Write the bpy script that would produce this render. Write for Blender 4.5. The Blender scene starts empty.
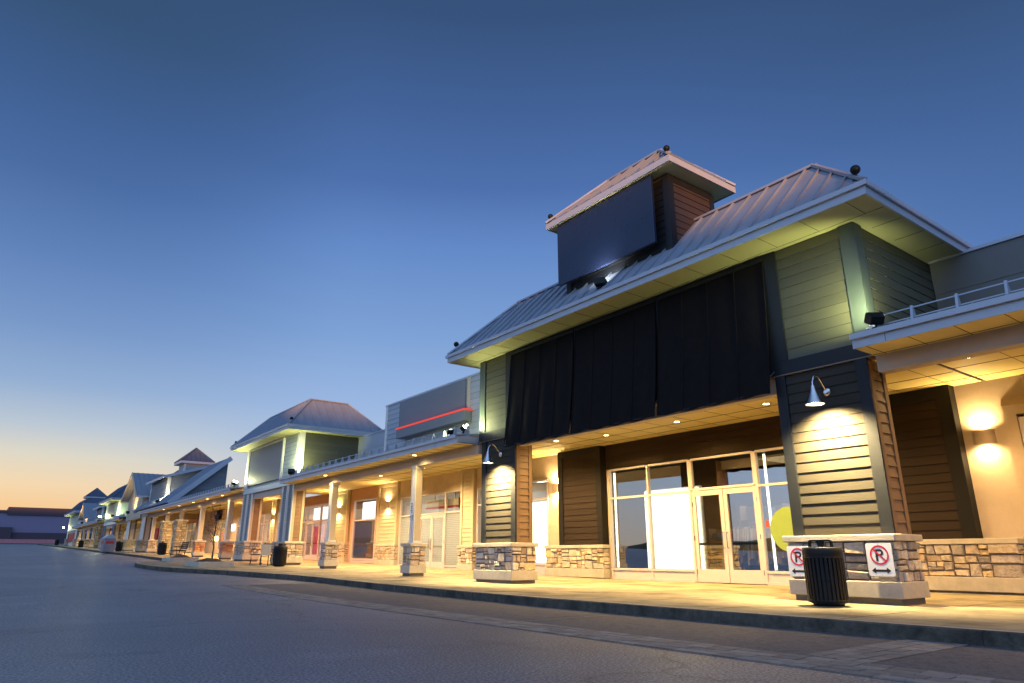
import bpy, math, random
from mathutils import Vector
R = math.radians
rnd = random.Random(7)
SC = bpy.context.scene
COL = SC.collection

# ------------------------------------------------------------------ ground profile
def g(y):
    """height of the road at distance y along the street: level, then a gentle rise"""
    if y <= 12: return 0.0
    if y < 20: return 0.0185 * (y - 12) ** 2 / 16
    y = min(y, 320)
    return 0.0185 * (y - 16)
def walk(y): return 0.15 + g(y)

# ------------------------------------------------------------------ materials
def srgb(r, gg, b):
    f = lambda c: c / 12.92 if c <= .04045 else ((c + .055) / 1.055) ** 2.4
    return (f(r / 255), f(gg / 255), f(b / 255))

def mat(name, col, rough=.7, metal=0., var=.15, scale=6., bump=.0, bscale=60., tint=False, spec=.5, dirt=0., stretch=None):
    m = bpy.data.materials.new(name); m.use_nodes = True
    nt = m.node_tree; N = nt.nodes; L = nt.links
    p = N['Principled BSDF']
    p.inputs['Roughness'].default_value = rough; p.inputs['Metallic'].default_value = metal
    p.inputs['Specular IOR Level'].default_value = spec
    tc = N.new('ShaderNodeTexCoord'); src = tc.outputs['Object']
    if stretch:
        mp = N.new('ShaderNodeMapping'); mp.inputs['Scale'].default_value = stretch
        L.new(src, mp.inputs[0]); src = mp.outputs[0]
    nz = N.new('ShaderNodeTexNoise'); nz.inputs['Scale'].default_value = scale; nz.inputs['Detail'].default_value = 6
    nz.inputs['Roughness'].default_value = .65
    L.new(src, nz.inputs['Vector'])
    mr = N.new('ShaderNodeMapRange'); mr.inputs[1].default_value = .25; mr.inputs[2].default_value = .75
    mr.inputs[3].default_value = 1 - var; mr.inputs[4].default_value = 1 + var
    L.new(nz.outputs['Fac'], mr.inputs[0])
    mx = N.new('ShaderNodeVectorMath'); mx.operation = 'SCALE'
    if tint:
        at = N.new('ShaderNodeAttribute'); at.attribute_name = 'tint'
        L.new(at.outputs['Color'], mx.inputs[0])
    else:
        mx.inputs[0].default_value = col
    L.new(mr.outputs[0], mx.inputs['Scale'])
    out = mx.outputs[0]
    if 'lap_board' in name:                              # every board its own slight shade
        at = N.new('ShaderNodeAttribute'); at.attribute_name = 'tint'
        m4 = N.new('ShaderNodeVectorMath'); m4.operation = 'MULTIPLY'; L.new(out, m4.inputs[0]); L.new(at.outputs['Color'], m4.inputs[1])
        m5 = N.new('ShaderNodeVectorMath'); m5.operation = 'SCALE'; m5.inputs['Scale'].default_value = 2; L.new(m4.outputs[0], m5.inputs[0]); out = m5.outputs[0]
    if dirt > 0:
        n2 = N.new('ShaderNodeTexNoise'); n2.inputs['Scale'].default_value = scale * .22; n2.inputs['Detail'].default_value = 8
        L.new(src, n2.inputs['Vector'])
        r2 = N.new('ShaderNodeMapRange'); r2.inputs[1].default_value = .48; r2.inputs[2].default_value = .68
        r2.inputs[3].default_value = 1; r2.inputs[4].default_value = 1 - dirt
        L.new(n2.outputs['Fac'], r2.inputs[0])
        m2 = N.new('ShaderNodeVectorMath'); m2.operation = 'SCALE'
        L.new(out, m2.inputs[0]); L.new(r2.outputs[0], m2.inputs['Scale']); out = m2.outputs[0]
    L.new(out, p.inputs['Base Color'])
    rr = N.new('ShaderNodeMapRange'); rr.inputs[3].default_value = max(.02, rough - .1); rr.inputs[4].default_value = min(1, rough + .1)
    L.new(nz.outputs['Fac'], rr.inputs[0]); L.new(rr.outputs[0], p.inputs['Roughness'])
    if bump > 0:
        n3 = N.new('ShaderNodeTexNoise'); n3.inputs['Scale'].default_value = bscale; n3.inputs['Detail'].default_value = 4
        L.new(src, n3.inputs['Vector'])
        b = N.new('ShaderNodeBump'); b.inputs['Strength'].default_value = bump; b.inputs['Distance'].default_value = .02
        L.new(n3.outputs['Fac'], b.inputs['Height']); L.new(b.outputs[0], p.inputs['Normal'])
    return m

def emit(name, col, s):
    m = bpy.data.materials.new(name); m.use_nodes = True
    p = m.node_tree.nodes['Principled BSDF']
    p.inputs['Base Color'].default_value = (*[c * .35 for c in col], 1)
    p.inputs['Emission Color'].default_value = (*col, 1); p.inputs['Emission Strength'].default_value = s
    return m

def glass(name, tint=(.93, .95, .95), base=.10, mult=1.0):
    m = bpy.data.materials.new(name); m.use_nodes = True
    nt = m.node_tree; N = nt.nodes; L = nt.links
    N.remove(N['Principled BSDF']); o = N['Material Output']
    t = N.new('ShaderNodeBsdfTransparent'); t.inputs[0].default_value = (*tint, 1)
    gl = N.new('ShaderNodeBsdfGlossy'); gl.inputs['Roughness'].default_value = .006
    lf = N.new('ShaderNodeLayerWeight'); lf.inputs[0].default_value = .5
    lw = N.new('ShaderNodeMath'); lw.operation = 'POWER'; lw.inputs[1].default_value = 4; L.new(lf.outputs['Facing'], lw.inputs[0])
    tc = N.new('ShaderNodeTexCoord'); nz = N.new('ShaderNodeTexNoise'); nz.inputs['Scale'].default_value = .7
    L.new(tc.outputs['Object'], nz.inputs['Vector'])
    bp = N.new('ShaderNodeBump'); bp.inputs['Strength'].default_value = .04; bp.inputs['Distance'].default_value = .02
    L.new(nz.outputs['Fac'], bp.inputs['Height']); L.new(bp.outputs[0], gl.inputs['Normal'])
    ma = N.new('ShaderNodeMath'); ma.operation = 'MULTIPLY_ADD'; ma.inputs[1].default_value = mult; ma.inputs[2].default_value = base
    ma.use_clamp = True
    L.new(lw.outputs[0], ma.inputs[0])
    mx = N.new('ShaderNodeMixShader'); L.new(ma.outputs[0], mx.inputs[0]); L.new(t.outputs[0], mx.inputs[1]); L.new(gl.outputs[0], mx.inputs[2])
    L.new(mx.outputs[0], o.inputs['Surface'])
    return m

def frosted(name, col, alpha=.6):
    """pane with a pale patterned film: part see-through, part diffuse, part mirror"""
    m = glass(name, base=.14, mult=.7)
    nt = m.node_tree; N = nt.nodes; L = nt.links
    o = N['Material Output']; old = o.inputs['Surface'].links[0].from_socket
    d = N.new('ShaderNodeBsdfTranslucent'); d.inputs[0].default_value = (*col, 1)
    d2 = N.new('ShaderNodeBsdfDiffuse'); d2.inputs[0].default_value = (*col, 1)
    a = N.new('ShaderNodeMixShader'); a.inputs[0].default_value = .35
    L.new(d.outputs[0], a.inputs[1]); L.new(d2.outputs[0], a.inputs[2])
    tc = N.new('ShaderNodeTexCoord'); v = N.new('ShaderNodeTexVoronoi'); v.inputs['Scale'].default_value = 14
    v.inputs['Randomness'].default_value = .15
    L.new(tc.outputs['Object'], v.inputs['Vector'])
    mr = N.new('ShaderNodeMapRange'); mr.inputs[1].default_value = .22; mr.inputs[2].default_value = .3
    mr.inputs[3].default_value = alpha; mr.inputs[4].default_value = alpha * .55
    L.new(v.outputs['Distance'], mr.inputs[0])
    mx = N.new('ShaderNodeMixShader'); L.new(mr.outputs[0], mx.inputs[0]); L.new(old, mx.inputs[1]); L.new(a.outputs[0], mx.inputs[2])
    L.new(mx.outputs[0], o.inputs['Surface'])
    return m

M = {}
M['lap_dark'] = mat('dark_taupe_lap_board', (.045, .040, .031), .7, spec=.15, var=.10, scale=3, bump=.15, bscale=25, stretch=(1, .25, 4))
M['trim_dark'] = mat('dark_slate_trim_paint', (.012, .014, .017), .55, spec=.3, var=.12, scale=4)
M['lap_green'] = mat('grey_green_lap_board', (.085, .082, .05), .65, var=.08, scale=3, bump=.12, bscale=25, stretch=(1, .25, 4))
M['trim_green'] = mat('slate_green_trim_paint', (.045, .058, .056), .5, var=.08)
M['lap_pale'] = mat('pale_sage_lap_board', (.46, .50, .44), .65, var=.07, scale=3, bump=.1, bscale=25, stretch=(1, .25, 4))
M['trim_pale'] = mat('cream_trim_paint', (.74, .71, .63), .5, var=.06)
M['lap_blue'] = mat('slate_blue_lap_board', (.16, .18, .20), .6, var=.08, scale=3)
M['lap_grey'] = mat('light_grey_lap_board', (.36, .39, .42), .6, var=.07, scale=3)
M['lap_rust'] = mat('rust_brown_lap_board', (.20, .115, .055), .6, var=.08, scale=3)
M['boothp'] = mat('grey_white_booth_paint', (.25, .23, .25), .5)
M['soffit_eave'] = mat('olive_cream_eave_soffit', (.30, .29, .15), .6, var=.05, scale=2)
M['lap_slate'] = mat('warm_grey_lap_board', (.24, .24, .22), .6, var=.1, scale=3)
M['goods'] = mat('assorted_shop_goods', (.5, .5, .5), .6, tint=True, var=.2, scale=8)
M['wall_mid'] = mat('mid_brown_shop_fitting', (.28, .22, .17), .6)
M['panel_lamp'] = emit('shop_ceiling_lamp', (1, .92, .75), 5)
M['dim_lamp'] = emit('dim_shop_lamp', (1, .85, .5), 6)
M['rosesign'] = emit('rosy_lit_poster', (1, .62, .52), 1.3)
M['shade_gap'] = mat('shade_dark_underside', (.02, .018, .015), .95)  # near-black colour stands in for the shadow line under each board
M['redglow'] = emit('red_lit_poster', (1, .10, .08), .75)
M['lap_stone'] = mat('taupe_grey_wall_panel', (.15, .145, .13), .6, var=.06, scale=2)
M['lap_tan'] = mat('tan_lap_board', (.50, .42, .28), .6, var=.07, scale=3, bump=.1, bscale=25)
M['lap_brown'] = mat('dark_brown_lap_board', (.024, .015, .010), .8, spec=.2, var=.12, scale=3, bump=.1, bscale=25)
M['trim_brown'] = mat('black_brown_trim_paint', (.007, .006, .005), .7, spec=.25, var=.1)
M['roof'] = mat('standing_seam_metal', (.30, .335, .39), .45, metal=.25, var=.10, scale=2.5, stretch=(1, 1, .3))
M['roof_dark'] = mat('dark_blue_seam_metal', (.10, .13, .19), .45, metal=.25, var=.10, scale=2.5)
M['fascia'] = mat('pale_grey_fascia_metal', (.44, .47, .51), .45, metal=.1, var=.06, scale=3)
M['soffit'] = mat('cream_soffit_panel', (.80, .66, .26), .6, var=.05, scale=2)
M['joint'] = mat('dark_panel_joint', (.06, .045, .02), .8)
M['beam'] = mat('beige_stucco_beam', (.50, .42, .33), .75, var=.06, scale=5, bump=.1, bscale=120)
M['stucco'] = mat('beige_stucco', (.58, .46, .32), .85, var=.13, scale=2.2, bump=.4, bscale=120, dirt=.12)
M['cast'] = mat('cast_stone', (.50, .44, .34), .8, var=.12, scale=9, bump=.2, bscale=90, dirt=.18)
M['stone'] = mat('ledge_stone', (.4, .35, .28), .85, var=.35, scale=12, bump=1.0, bscale=28, tint=True)
M['mortar'] = mat('stone_mortar', (.17, .14, .11), .95, var=.15, scale=20)
M['fabric'] = mat('black_awning_fabric', (.0125, .0105, .010), .8, var=.25, scale=5, bump=.1, bscale=200, spec=.06)
M['fabric_wall'] = mat('dark_wall_panel', (.02, .02, .022), .7)
M['sign_dark'] = mat('dark_blank_sign_face', (.014, .021, .05), .28, var=.06, scale=1.5)
M['sign_grey'] = mat('grey_blank_sign_face', (.17, .18, .20), .5, var=.05)
M['frame'] = mat('champagne_aluminium', (.64, .55, .53), .42, metal=.1, var=.04, scale=4)
M['steel'] = mat('brushed_steel', (.6, .6, .6), .22, metal=1., var=.05)
M['black'] = mat('black_painted_metal', (.005, .005, .005), .5, spec=.3, var=.15, scale=8)
M['concrete'] = mat('sidewalk_concrete', (.295, .245, .15), .85, var=.28, scale=5, bump=.45, bscale=50, dirt=.55)
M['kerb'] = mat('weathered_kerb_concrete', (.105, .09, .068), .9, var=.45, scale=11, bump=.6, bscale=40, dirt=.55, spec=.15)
M['gutter'] = mat('worn_gutter_concrete', (.108, .107, .113), .85, var=.55, scale=34, bump=.6, bscale=70, dirt=.3)
M['paver'] = mat('brown_grey_paver', (.15, .12, .11), .85, var=.25, scale=8, bump=.4, bscale=50, tint=True)
M['white'] = mat('white_sign_paint', (.80, .80, .80), .4, var=.03)
M['red'] = mat('sign_red', (.60, .02, .04), .45, var=.04)
M['ink'] = mat('sign_black', (.012, .012, .012), .5)
M['lime'] = mat('lime_green_decal', (.24, .33, .07), .35, var=.05)
M['orange'] = mat('orange_sticker', (.60, .07, .03), .5)
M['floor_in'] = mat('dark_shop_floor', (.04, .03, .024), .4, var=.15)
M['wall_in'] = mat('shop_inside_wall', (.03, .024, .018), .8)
M['wall_pale'] = mat('pale_shop_inside_wall', (.72, .66, .58), .8, var=.04)
M['wall_red'] = mat('red_shop_inside_wall', (.55, .10, .08), .7, var=.05)
M['mulch'] = mat('bark_mulch', (.05, .03, .022), .95, var=.4, scale=20, bump=.8, bscale=40)
M['bark'] = mat('grey_brown_bark', (.10, .08, .07), .9, var=.3, scale=20, bump=.5, bscale=60)
M['leaf'] = mat('dark_red_leaf', (.12, .045, .04), .6, var=.35, scale=3)
M['redp'] = mat('red_panel_paint', (.55, .035, .03), .5, var=.06)
M['bluep'] = mat('blue_panel_paint', (.05, .10, .19), .5, var=.06)
M['ware'] = mat('violet_grey_cladding', (.24, .20, .29), .6, var=.05, scale=.4, stretch=(6, 1, .2))
M['ware_dark'] = mat('dark_store_band', (.07, .045, .06), .6, var=.08, scale=.3)
M['trail_pink'] = mat('light_trail_pink', (.62, .24, .24), .85, var=.15, scale=2)  # pink of a car light trail, put on an added wall
M['grassy'] = mat('dull_grass', (.05, .06, .03), .95, var=.4, scale=3, bump=.6, bscale=20)
M['skin'] = mat('pale_mannequin', (.75, .70, .66), .5)
M['cloth_w'] = mat('white_cloth', (.78, .76, .72), .8)
M['wood'] = mat('bench_wood', (.30, .20, .14), .6, var=.2, scale=6, stretch=(1, 8, 1))
M['amber'] = emit('amber_lamp_lens', (1, .74, .36), 22)
M['warm'] = emit('warm_white_lens', (1, .86, .60), 25)
M['cool'] = emit('white_flood_lens', (1, .97, .82), 60)
M['lightbox'] = emit('glowing_white_panel', (1, .95, .66), 4.2)
M['tube'] = emit('glowing_tube', (1, .95, .70), 7)
M['pale_glow'] = emit('glowing_pale_white', (1, .93, .88), 2.4)  # for the lit sign; also imitates pane reflections and a brightly lit dress
M['pinkglow'] = emit('rosy_lit_display', (1, .52, .42), 1.3)
M['neon'] = emit('orange_red_light_strip', (1, .07, .03), .75)
M['bulb'] = emit('orange_bulb', (1, .55, .2), 18)
M['glass'] = glass('window_glass', base=.39, mult=.7)
M['glass_clear'] = glass('clear_window_glass', base=.16, mult=.7)
M['frost'] = frosted('frosted_window_film', (.72, .74, .66), .62)

def asphalt():
    m = mat('asphalt', (.15, .15, .166), .46, var=.22, scale=1.2, bump=.0, dirt=.0)
    nt = m.node_tree; N = nt.nodes; L = nt.links; p = N['Principled BSDF']
    src = p.inputs['Base Color'].links[0].from_socket
    tc = N['Texture Coordinate']
    def noise(scale, det=3):
        n = N.new('ShaderNodeTexNoise'); n.inputs['Scale'].default_value = scale; n.inputs['Detail'].default_value = det
        L.new(tc.outputs['Object'], n.inputs['Vector']); return n
    def rng(n, a, b, c, d):
        r = N.new('ShaderNodeMapRange')
        for i, v in enumerate((a, b, c, d)): r.inputs[i + 1].default_value = v
        L.new(n, r.inputs[0]); return r.outputs[0]
    def scale(v, s):
        x = N.new('ShaderNodeVectorMath'); x.operation = 'SCALE'; L.new(v, x.inputs[0]); L.new(s, x.inputs['Scale']); return x.outputs[0]
    agg = noise(42, 3)                                   # aggregate speckle
    src = scale(src, rng(agg.outputs['Fac'], .36, .66, .42, 2.1))
    big = noise(.22, 6)                                  # worn patches
    src = scale(src, rng(big.outputs['Fac'], .3, .7, .78, 1.2))
    st = noise(.75, 7)                                   # oil stains and tyre scuffs
    src = scale(src, rng(st.outputs['Fac'], .60, .72, 1.0, .62))
    lt = noise(.5, 4); src = scale(src, rng(lt.outputs['Fac'], .58, .75, 1.0, 1.3))
    v = N.new('ShaderNodeTexVoronoi'); v.feature = 'DISTANCE_TO_EDGE'; v.inputs['Scale'].default_value = .16
    wob = noise(.9, 5); ad = N.new('ShaderNodeVectorMath'); ad.operation = 'MULTIPLY_ADD'
    L.new(wob.outputs['Color'], ad.inputs[0]); ad.inputs[1].default_value = (1.6, 1.6, 0); L.new(tc.outputs['Object'], ad.inputs[2])
    L.new(ad.outputs[0], v.inputs['Vector'])
    src = scale(src, rng(v.outputs['Distance'], .0, .006, .55, 1))
    L.new(src, p.inputs['Base Color'])
    n3 = noise(75, 3); b = N.new('ShaderNodeBump'); b.inputs['Strength'].default_value = .9; b.inputs['Distance'].default_value = .016
    L.new(n3.outputs['Fac'], b.inputs['Height']); L.new(b.outputs[0], p.inputs['Normal'])
    return m
M['asphalt'] = asphalt()
M['sconce'] = mat('tan_sconce_metal', (.50, .38, .25), .5, metal=.3)
M['bulbw'] = emit('lamp_bulb', (1, .9, .7), 30)
M['flash'] = mat('copper_brown_flashing', (.20, .13, .08), .45, metal=.3)
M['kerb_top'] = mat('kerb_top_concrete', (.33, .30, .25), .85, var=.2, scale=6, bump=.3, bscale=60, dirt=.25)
M['lap_cup'] = mat('taupe_brown_lap_board', (.05, .034, .027), .6, var=.1, scale=3)
M['trim_tan'] = mat('tan_trim_paint', (.55, .46, .31), .55, var=.05)
M['stucco_rose'] = mat('rosy_stucco', (.55, .34, .22), .85, var=.06, scale=5, bump=.3, bscale=150)
M['lap_sage2'] = mat('olive_tan_lap_board', (.36, .34, .20), .6, var=.06, scale=3)
M['lap_mint'] = mat('mint_lap_board', (.36, .45, .38), .6, var=.06, scale=3)
M['lap_sign'] = mat('cream_sign_face', (.75, .68, .55), .5)
M['panel_blue'] = mat('pale_blue_white_paint', (.27, .28, .31), .5)

# ------------------------------------------------------------------ mesh builder
class MB:
    def __init__(s): s.v = []; s.f = []; s.m = []; s.sm = []; s.t = []; s.names = []
    def mi(s, name):
        if name not in s.names: s.names.append(name)
        return s.names.index(name)
    def face(s, pts, mat, smooth=False, tint=(.5, .5, .5)):
        b = len(s.v); s.v.extend(tuple(p) for p in pts); s.f.append(tuple(range(b, b + len(pts))))
        s.m.append(s.mi(mat)); s.sm.append(smooth); s.t.append(tint)
    def faces(s, verts, faces, mat, smooth=False, tint=(.5, .5, .5)):
        b = len(s.v); s.v.extend(tuple(p) for p in verts); k = s.mi(mat)
        for f in faces:
            s.f.append(tuple(b + i for i in f)); s.m.append(k); s.sm.append(smooth); s.t.append(tint)
    def hexa(s, p, mat, tint=(.5, .5, .5)):
        """8 points: 0-3 one end counter-clockwise, 4-7 the other"""
        s.faces(p, [(0, 3, 2, 1), (4, 5, 6, 7), (0, 1, 5, 4), (1, 2, 6, 5), (2, 3, 7, 6), (3, 0, 4, 7)], mat, tint=tint)
    def box(s, x0, x1, y0, y1, z0, z1, mat, tint=(.5, .5, .5)):
        x0, x1 = sorted((x0, x1)); y0, y1 = sorted((y0, y1)); z0, z1 = sorted((z0, z1))
        s.hexa([(x0, y0, z0), (x1, y0, z0), (x1, y1, z0), (x0, y1, z0), (x0, y0, z1), (x1, y0, z1), (x1, y1, z1), (x0, y1, z1)], mat, tint)
    def bar(s, a, b, w, h, mat, up=(0, 0, 1)):
        a = Vector(a); b = Vector(b); d = (b - a).normalized(); u = Vector(up)
        n = d.cross(u)
        if n.length < 1e-4: n = d.cross(Vector((1, 0, 0)))
        n.normalize(); u = n.cross(d).normalized()
        q = []
        for c in (a, b):
            q += [c - n * w / 2 - u * h / 2, c + n * w / 2 - u * h / 2, c + n * w / 2 + u * h / 2, c - n * w / 2 + u * h / 2]
        s.hexa(q, mat)
    def tube(s, pts, rad, mat, n=10, smooth=True, cap=True):
        pts = [Vector(p) for p in pts]
        if not isinstance(rad, (list, tuple)): rad = [rad] * len(pts)
        rings = []; ref = Vector((0.13, 0.31, 0.94))
        for i, p in enumerate(pts):
            d = (pts[min(i + 1, len(pts) - 1)] - pts[max(i - 1, 0)])
            d = d.normalized() if d.length > 1e-9 else Vector((0, 0, 1))
            a = d.cross(ref)
            if a.length < .05: a = d.cross(Vector((1, 0, 0)))
            a.normalize(); b = d.cross(a)
            rings.append([p + (a * math.cos(t) + b * math.sin(t)) * rad[i] for t in [2 * math.pi * k / n for k in range(n)]])
        vs = [q for r in rings for q in r]; fs = []
        for i in range(len(rings) - 1):
            for k in range(n):
                fs.append((i * n + k, i * n + (k + 1) % n, (i + 1) * n + (k + 1) % n, (i + 1) * n + k))
        s.faces(vs, fs, mat, smooth)
        if cap:
            s.face(rings[0][::-1], mat); s.face(rings[-1], mat)
    def lathe(s, c, prof, mat, n=20, smooth=True, cap=True):
        c = Vector(c); vs = []; fs = []
        for r, z in prof:
            for k in range(n):
                t = 2 * math.pi * k / n; vs.append((c.x + r * math.cos(t), c.y + r * math.sin(t), c.z + z))
        for i in range(len(prof) - 1):
            for k in range(n):
                fs.append((i * n + k, i * n + (k + 1) % n, (i + 1) * n + (k + 1) % n, (i + 1) * n + k))
        s.faces(vs, fs, mat, smooth)
        if cap:
            s.face(vs[:n][::-1], mat); s.face(vs[-n:], mat)
    def ball(s, c, r, mat, n=16):
        prof = [(max(1e-4, r * math.sin(t)), -r * math.cos(t)) for t in [math.pi * k / 10 for k in range(11)]]
        s.lathe(c, prof, mat, n, True, False)
    def build(s, name, parent=None, origin=None, local=False, bevel=0):
        me = bpy.data.meshes.new(name)
        o0 = Vector((0, 0, 0))
        if parent is not None and not local:
            r = parent
            while r.parent is not None: r = r.parent
            o0 = Vector(r.location)
        elif origin is not None and not local:
            o0 = Vector(origin)
        me.from_pydata([(x - o0.x, y - o0.y, z - o0.z) for x, y, z in s.v], [], s.f)
        for nme in s.names: me.materials.append(M[nme])
        me.polygons.foreach_set('material_index', s.m)
        me.polygons.foreach_set('use_smooth', s.sm)
        at = me.color_attributes.new('tint', 'FLOAT_COLOR', 'CORNER')
        buf = []
        for f, t in zip(s.f, s.t): buf += [t[0], t[1], t[2], 1.0] * len(f)
        at.data.foreach_set('color', buf)
        me.update()
        ob = bpy.data.objects.new(name, me); COL.objects.link(ob)
        if parent is not None: ob.parent = parent
        elif origin is not None: ob.location = origin
        if bevel:
            md = ob.modifiers.new('edge', 'BEVEL'); md.width = bevel; md.segments = 2; md.limit_method = 'ANGLE'
        return ob

def build_each(mb, name, parent):
    """one object per separate piece of the builder"""
    p = list(range(len(mb.v)))
    def find(i):
        while p[i] != i: p[i] = p[p[i]]; i = p[i]
        return i
    for f in mb.f:
        for i in f[1:]: p[find(i)] = find(f[0])
    grp = {}
    for k, f in enumerate(mb.f): grp.setdefault(find(f[0]), []).append(k)
    for fs in grp.values():
        q = MB(); q.names = list(mb.names); mp = {}
        for k in fs:
            for i in mb.f[k]:
                if i not in mp: mp[i] = len(q.v); q.v.append(mb.v[i])
            q.f.append(tuple(mp[i] for i in mb.f[k])); q.m.append(mb.m[k]); q.sm.append(mb.sm[k]); q.t.append(mb.t[k])
        q.build(name, parent)

def tag(o, label=None, cat=None, group=None, kind=None):
    if label: o['label'] = label
    if cat: o['category'] = cat
    if group: o['group'] = group
    if kind: o['kind'] = kind
    return o
def thing(name, loc, label, cat, group=None, rz=0):
    o = bpy.data.objects.new(name, None); COL.objects.link(o); o.location = loc; o.rotation_euler = (0, 0, rz)
    o.empty_display_size = .2
    return tag(o, label, cat, group)
def copy_tree(o, parent=None):
    c = o.copy(); COL.objects.link(c)
    if parent is not None: c.parent = parent
    for ch in list(o.children): copy_tree(ch, c)
    return c
def light(name, kind, loc, power, col, parent=None, aim=None, size=.08, angle=120, blend=.6, sx=None, sy=None):
    l = bpy.data.lights.new(name, kind); l.energy = power * GAIN.get(name, 1); l.color = col
    if kind in ('POINT', 'SPOT'): l.shadow_soft_size = size
    if kind == 'SPOT': l.spot_size = R(angle); l.spot_blend = blend
    if kind == 'AREA': l.shape = 'RECTANGLE'; l.size = sx; l.size_y = sy
    o = bpy.data.objects.new(name, l); COL.objects.link(o)
    p0 = Vector((0, 0, 0))
    if parent is not None:
        o.parent = parent; p0 = Vector(parent.location)
    o.location = Vector(loc) - p0
    if aim is not None:
        o.rotation_euler = (Vector(aim) - Vector(loc)).to_track_quat('-Z', 'Y').to_euler()
    return o

# ------------------------------------------------------------------ building elements
UX, UY, UZ = Vector((1, 0, 0)), Vector((0, 1, 0)), Vector((0, 0, 1))
def laps(mb, o, u, n, w, h, mat, exp=.17, proud=.022, top=None):
    """lap boards on a face: o lower corner, u along, n outward; top(t) limits the height along the width (gables)"""
    o = Vector(o); u = Vector(u); n = Vector(n); k = max(1, round(h / exp)); e = h / k
    for i in range(k):
        z0, z1 = i * e, (i + 1) * e
        a, b = 0, w
        if top:
            lo = [t for t in [w * j / 40 for j in range(41)] if top(t) >= z0 + e * .5]
            if not lo: continue
            a, b = lo[0], lo[-1]
            if b - a < .05: continue
        cuts = [a]
        while b - cuts[-1] > 2.6: cuts.append(cuts[-1] + rnd.uniform(1.2, 2.4))
        cuts.append(b)
        for c0_, c1_ in zip(cuts[:-1], cuts[1:]):
            f = .5 * rnd.uniform(.9, 1.1); t = (f, f, f); pr_ = proud * rnd.uniform(.88, 1.12)
            A = o + u * (c0_ + (.002 if c0_ > a else 0)); B = o + u * (c1_ - (.002 if c1_ < b else 0))
            mb.face([A + n * pr_ + UZ * z0, B + n * pr_ + UZ * z0, B + n * .004 + UZ * z1, A + n * .004 + UZ * z1], mat, tint=t)
            mb.face([A + UZ * z0, B + UZ * z0, B + n * pr_ + UZ * z0, A + n * pr_ + UZ * z0], 'shade_gap')  # underside coloured as a shadow line
            mb.face([A + UZ * z0, A + n * pr_ + UZ * z0, A + n * .004 + UZ * z1], mat, tint=t)
            mb.face([B + UZ * z0, B + n * .004 + UZ * z1, B + n * pr_ + UZ * z0], mat, tint=t)

PAL = [(.34, .29, .25), (.40, .34, .28), (.46, .37, .26), (.50, .37, .20), (.50, .42, .31), (.36, .27, .19), (.56, .47, .36), (.42, .33, .24), (.30, .26, .23), (.47, .34, .22)]
PAL_ORANGE = [(.48, .22, .10), (.42, .20, .11), (.50, .28, .15), (.38, .18, .10), (.45, .26, .16)]
PAL_PIER = [(.46, .36, .19), (.40, .32, .18), (.34, .27, .16), (.50, .41, .25), (.30, .25, .18)]
def stones(mb, o, u, n, w, h, pal=PAL, big=1.0, gain=1.18):
    o = Vector(o); u = Vector(u); n = Vector(n)
    out = []
    def split(x0, x1, y0, y1):
        W, H = x1 - x0, y1 - y0
        mh = rnd.uniform(.10, .21) * big; mw = rnd.uniform(.17, .42) * big
        if H > mh * 1.25 and (H / W > .55 or W < mw * 1.2):
            c = y0 + H * rnd.uniform(.33, .67); split(x0, x1, y0, c); split(x0, x1, c, y1); return
        if W > mw * 1.2:
            c = x0 + W * rnd.uniform(.35, .65); split(x0, c, y0, y1); split(c, x1, y0, y1); return
        if H > mh * 1.5:
            c = y0 + H * rnd.uniform(.4, .6); split(x0, x1, y0, c); split(x0, x1, c, y1); return
        out.append((x0, x1, y0, y1))
    split(0, w, 0, h)
    for x0, x1, y0, y1 in out:
        j = .008; d = rnd.uniform(.015, .06); k_ = min(.022, (x1 - x0) * .10, (y1 - y0) * .14); J = lambda: rnd.uniform(-k_ * .45, k_)
        q = [(x0 + j + J(), y0 + j + J()), (x1 - j - J(), y0 + j + J()), (x1 - j - J(), y1 - j - J()), (x0 + j + J(), y1 - j - J())]
        q = [(min(max(a, .001), w - .001), min(max(b, .001), h - .001)) for a, b in q]
        cx, cy = (x0 + x1) / 2, (y0 + y1) / 2
        t = pal[rnd.randrange(len(pal))]; f = rnd.uniform(.8, 1.2) * gain; t = tuple(c * f for c in t)
        lo = [o + u * a + UZ * b for a, b in q]
        mid = [o + u * a + UZ * b + n * (d * .7) for a, b in q]
        ins = lambda a, b: (a + max(-.012, min(.012, (cx - a) * .3)), b + max(-.010, min(.010, (cy - b) * .3)))
        hi = [o + u * ins(a, b)[0] + UZ * ins(a, b)[1] + n * (d + rnd.uniform(-.012, .012)) for a, b in q]
        V = lo + mid + hi
        F = [(i, (i + 1) % 4, 4 + (i + 1) % 4, 4 + i) for i in range(4)] + [(4 + i, 4 + (i + 1) % 4, 8 + (i + 1) % 4, 8 + i) for i in range(4)] + [(8, 9, 10, 11)]
        mb.faces(V, F, 'stone', tint=t)

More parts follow.
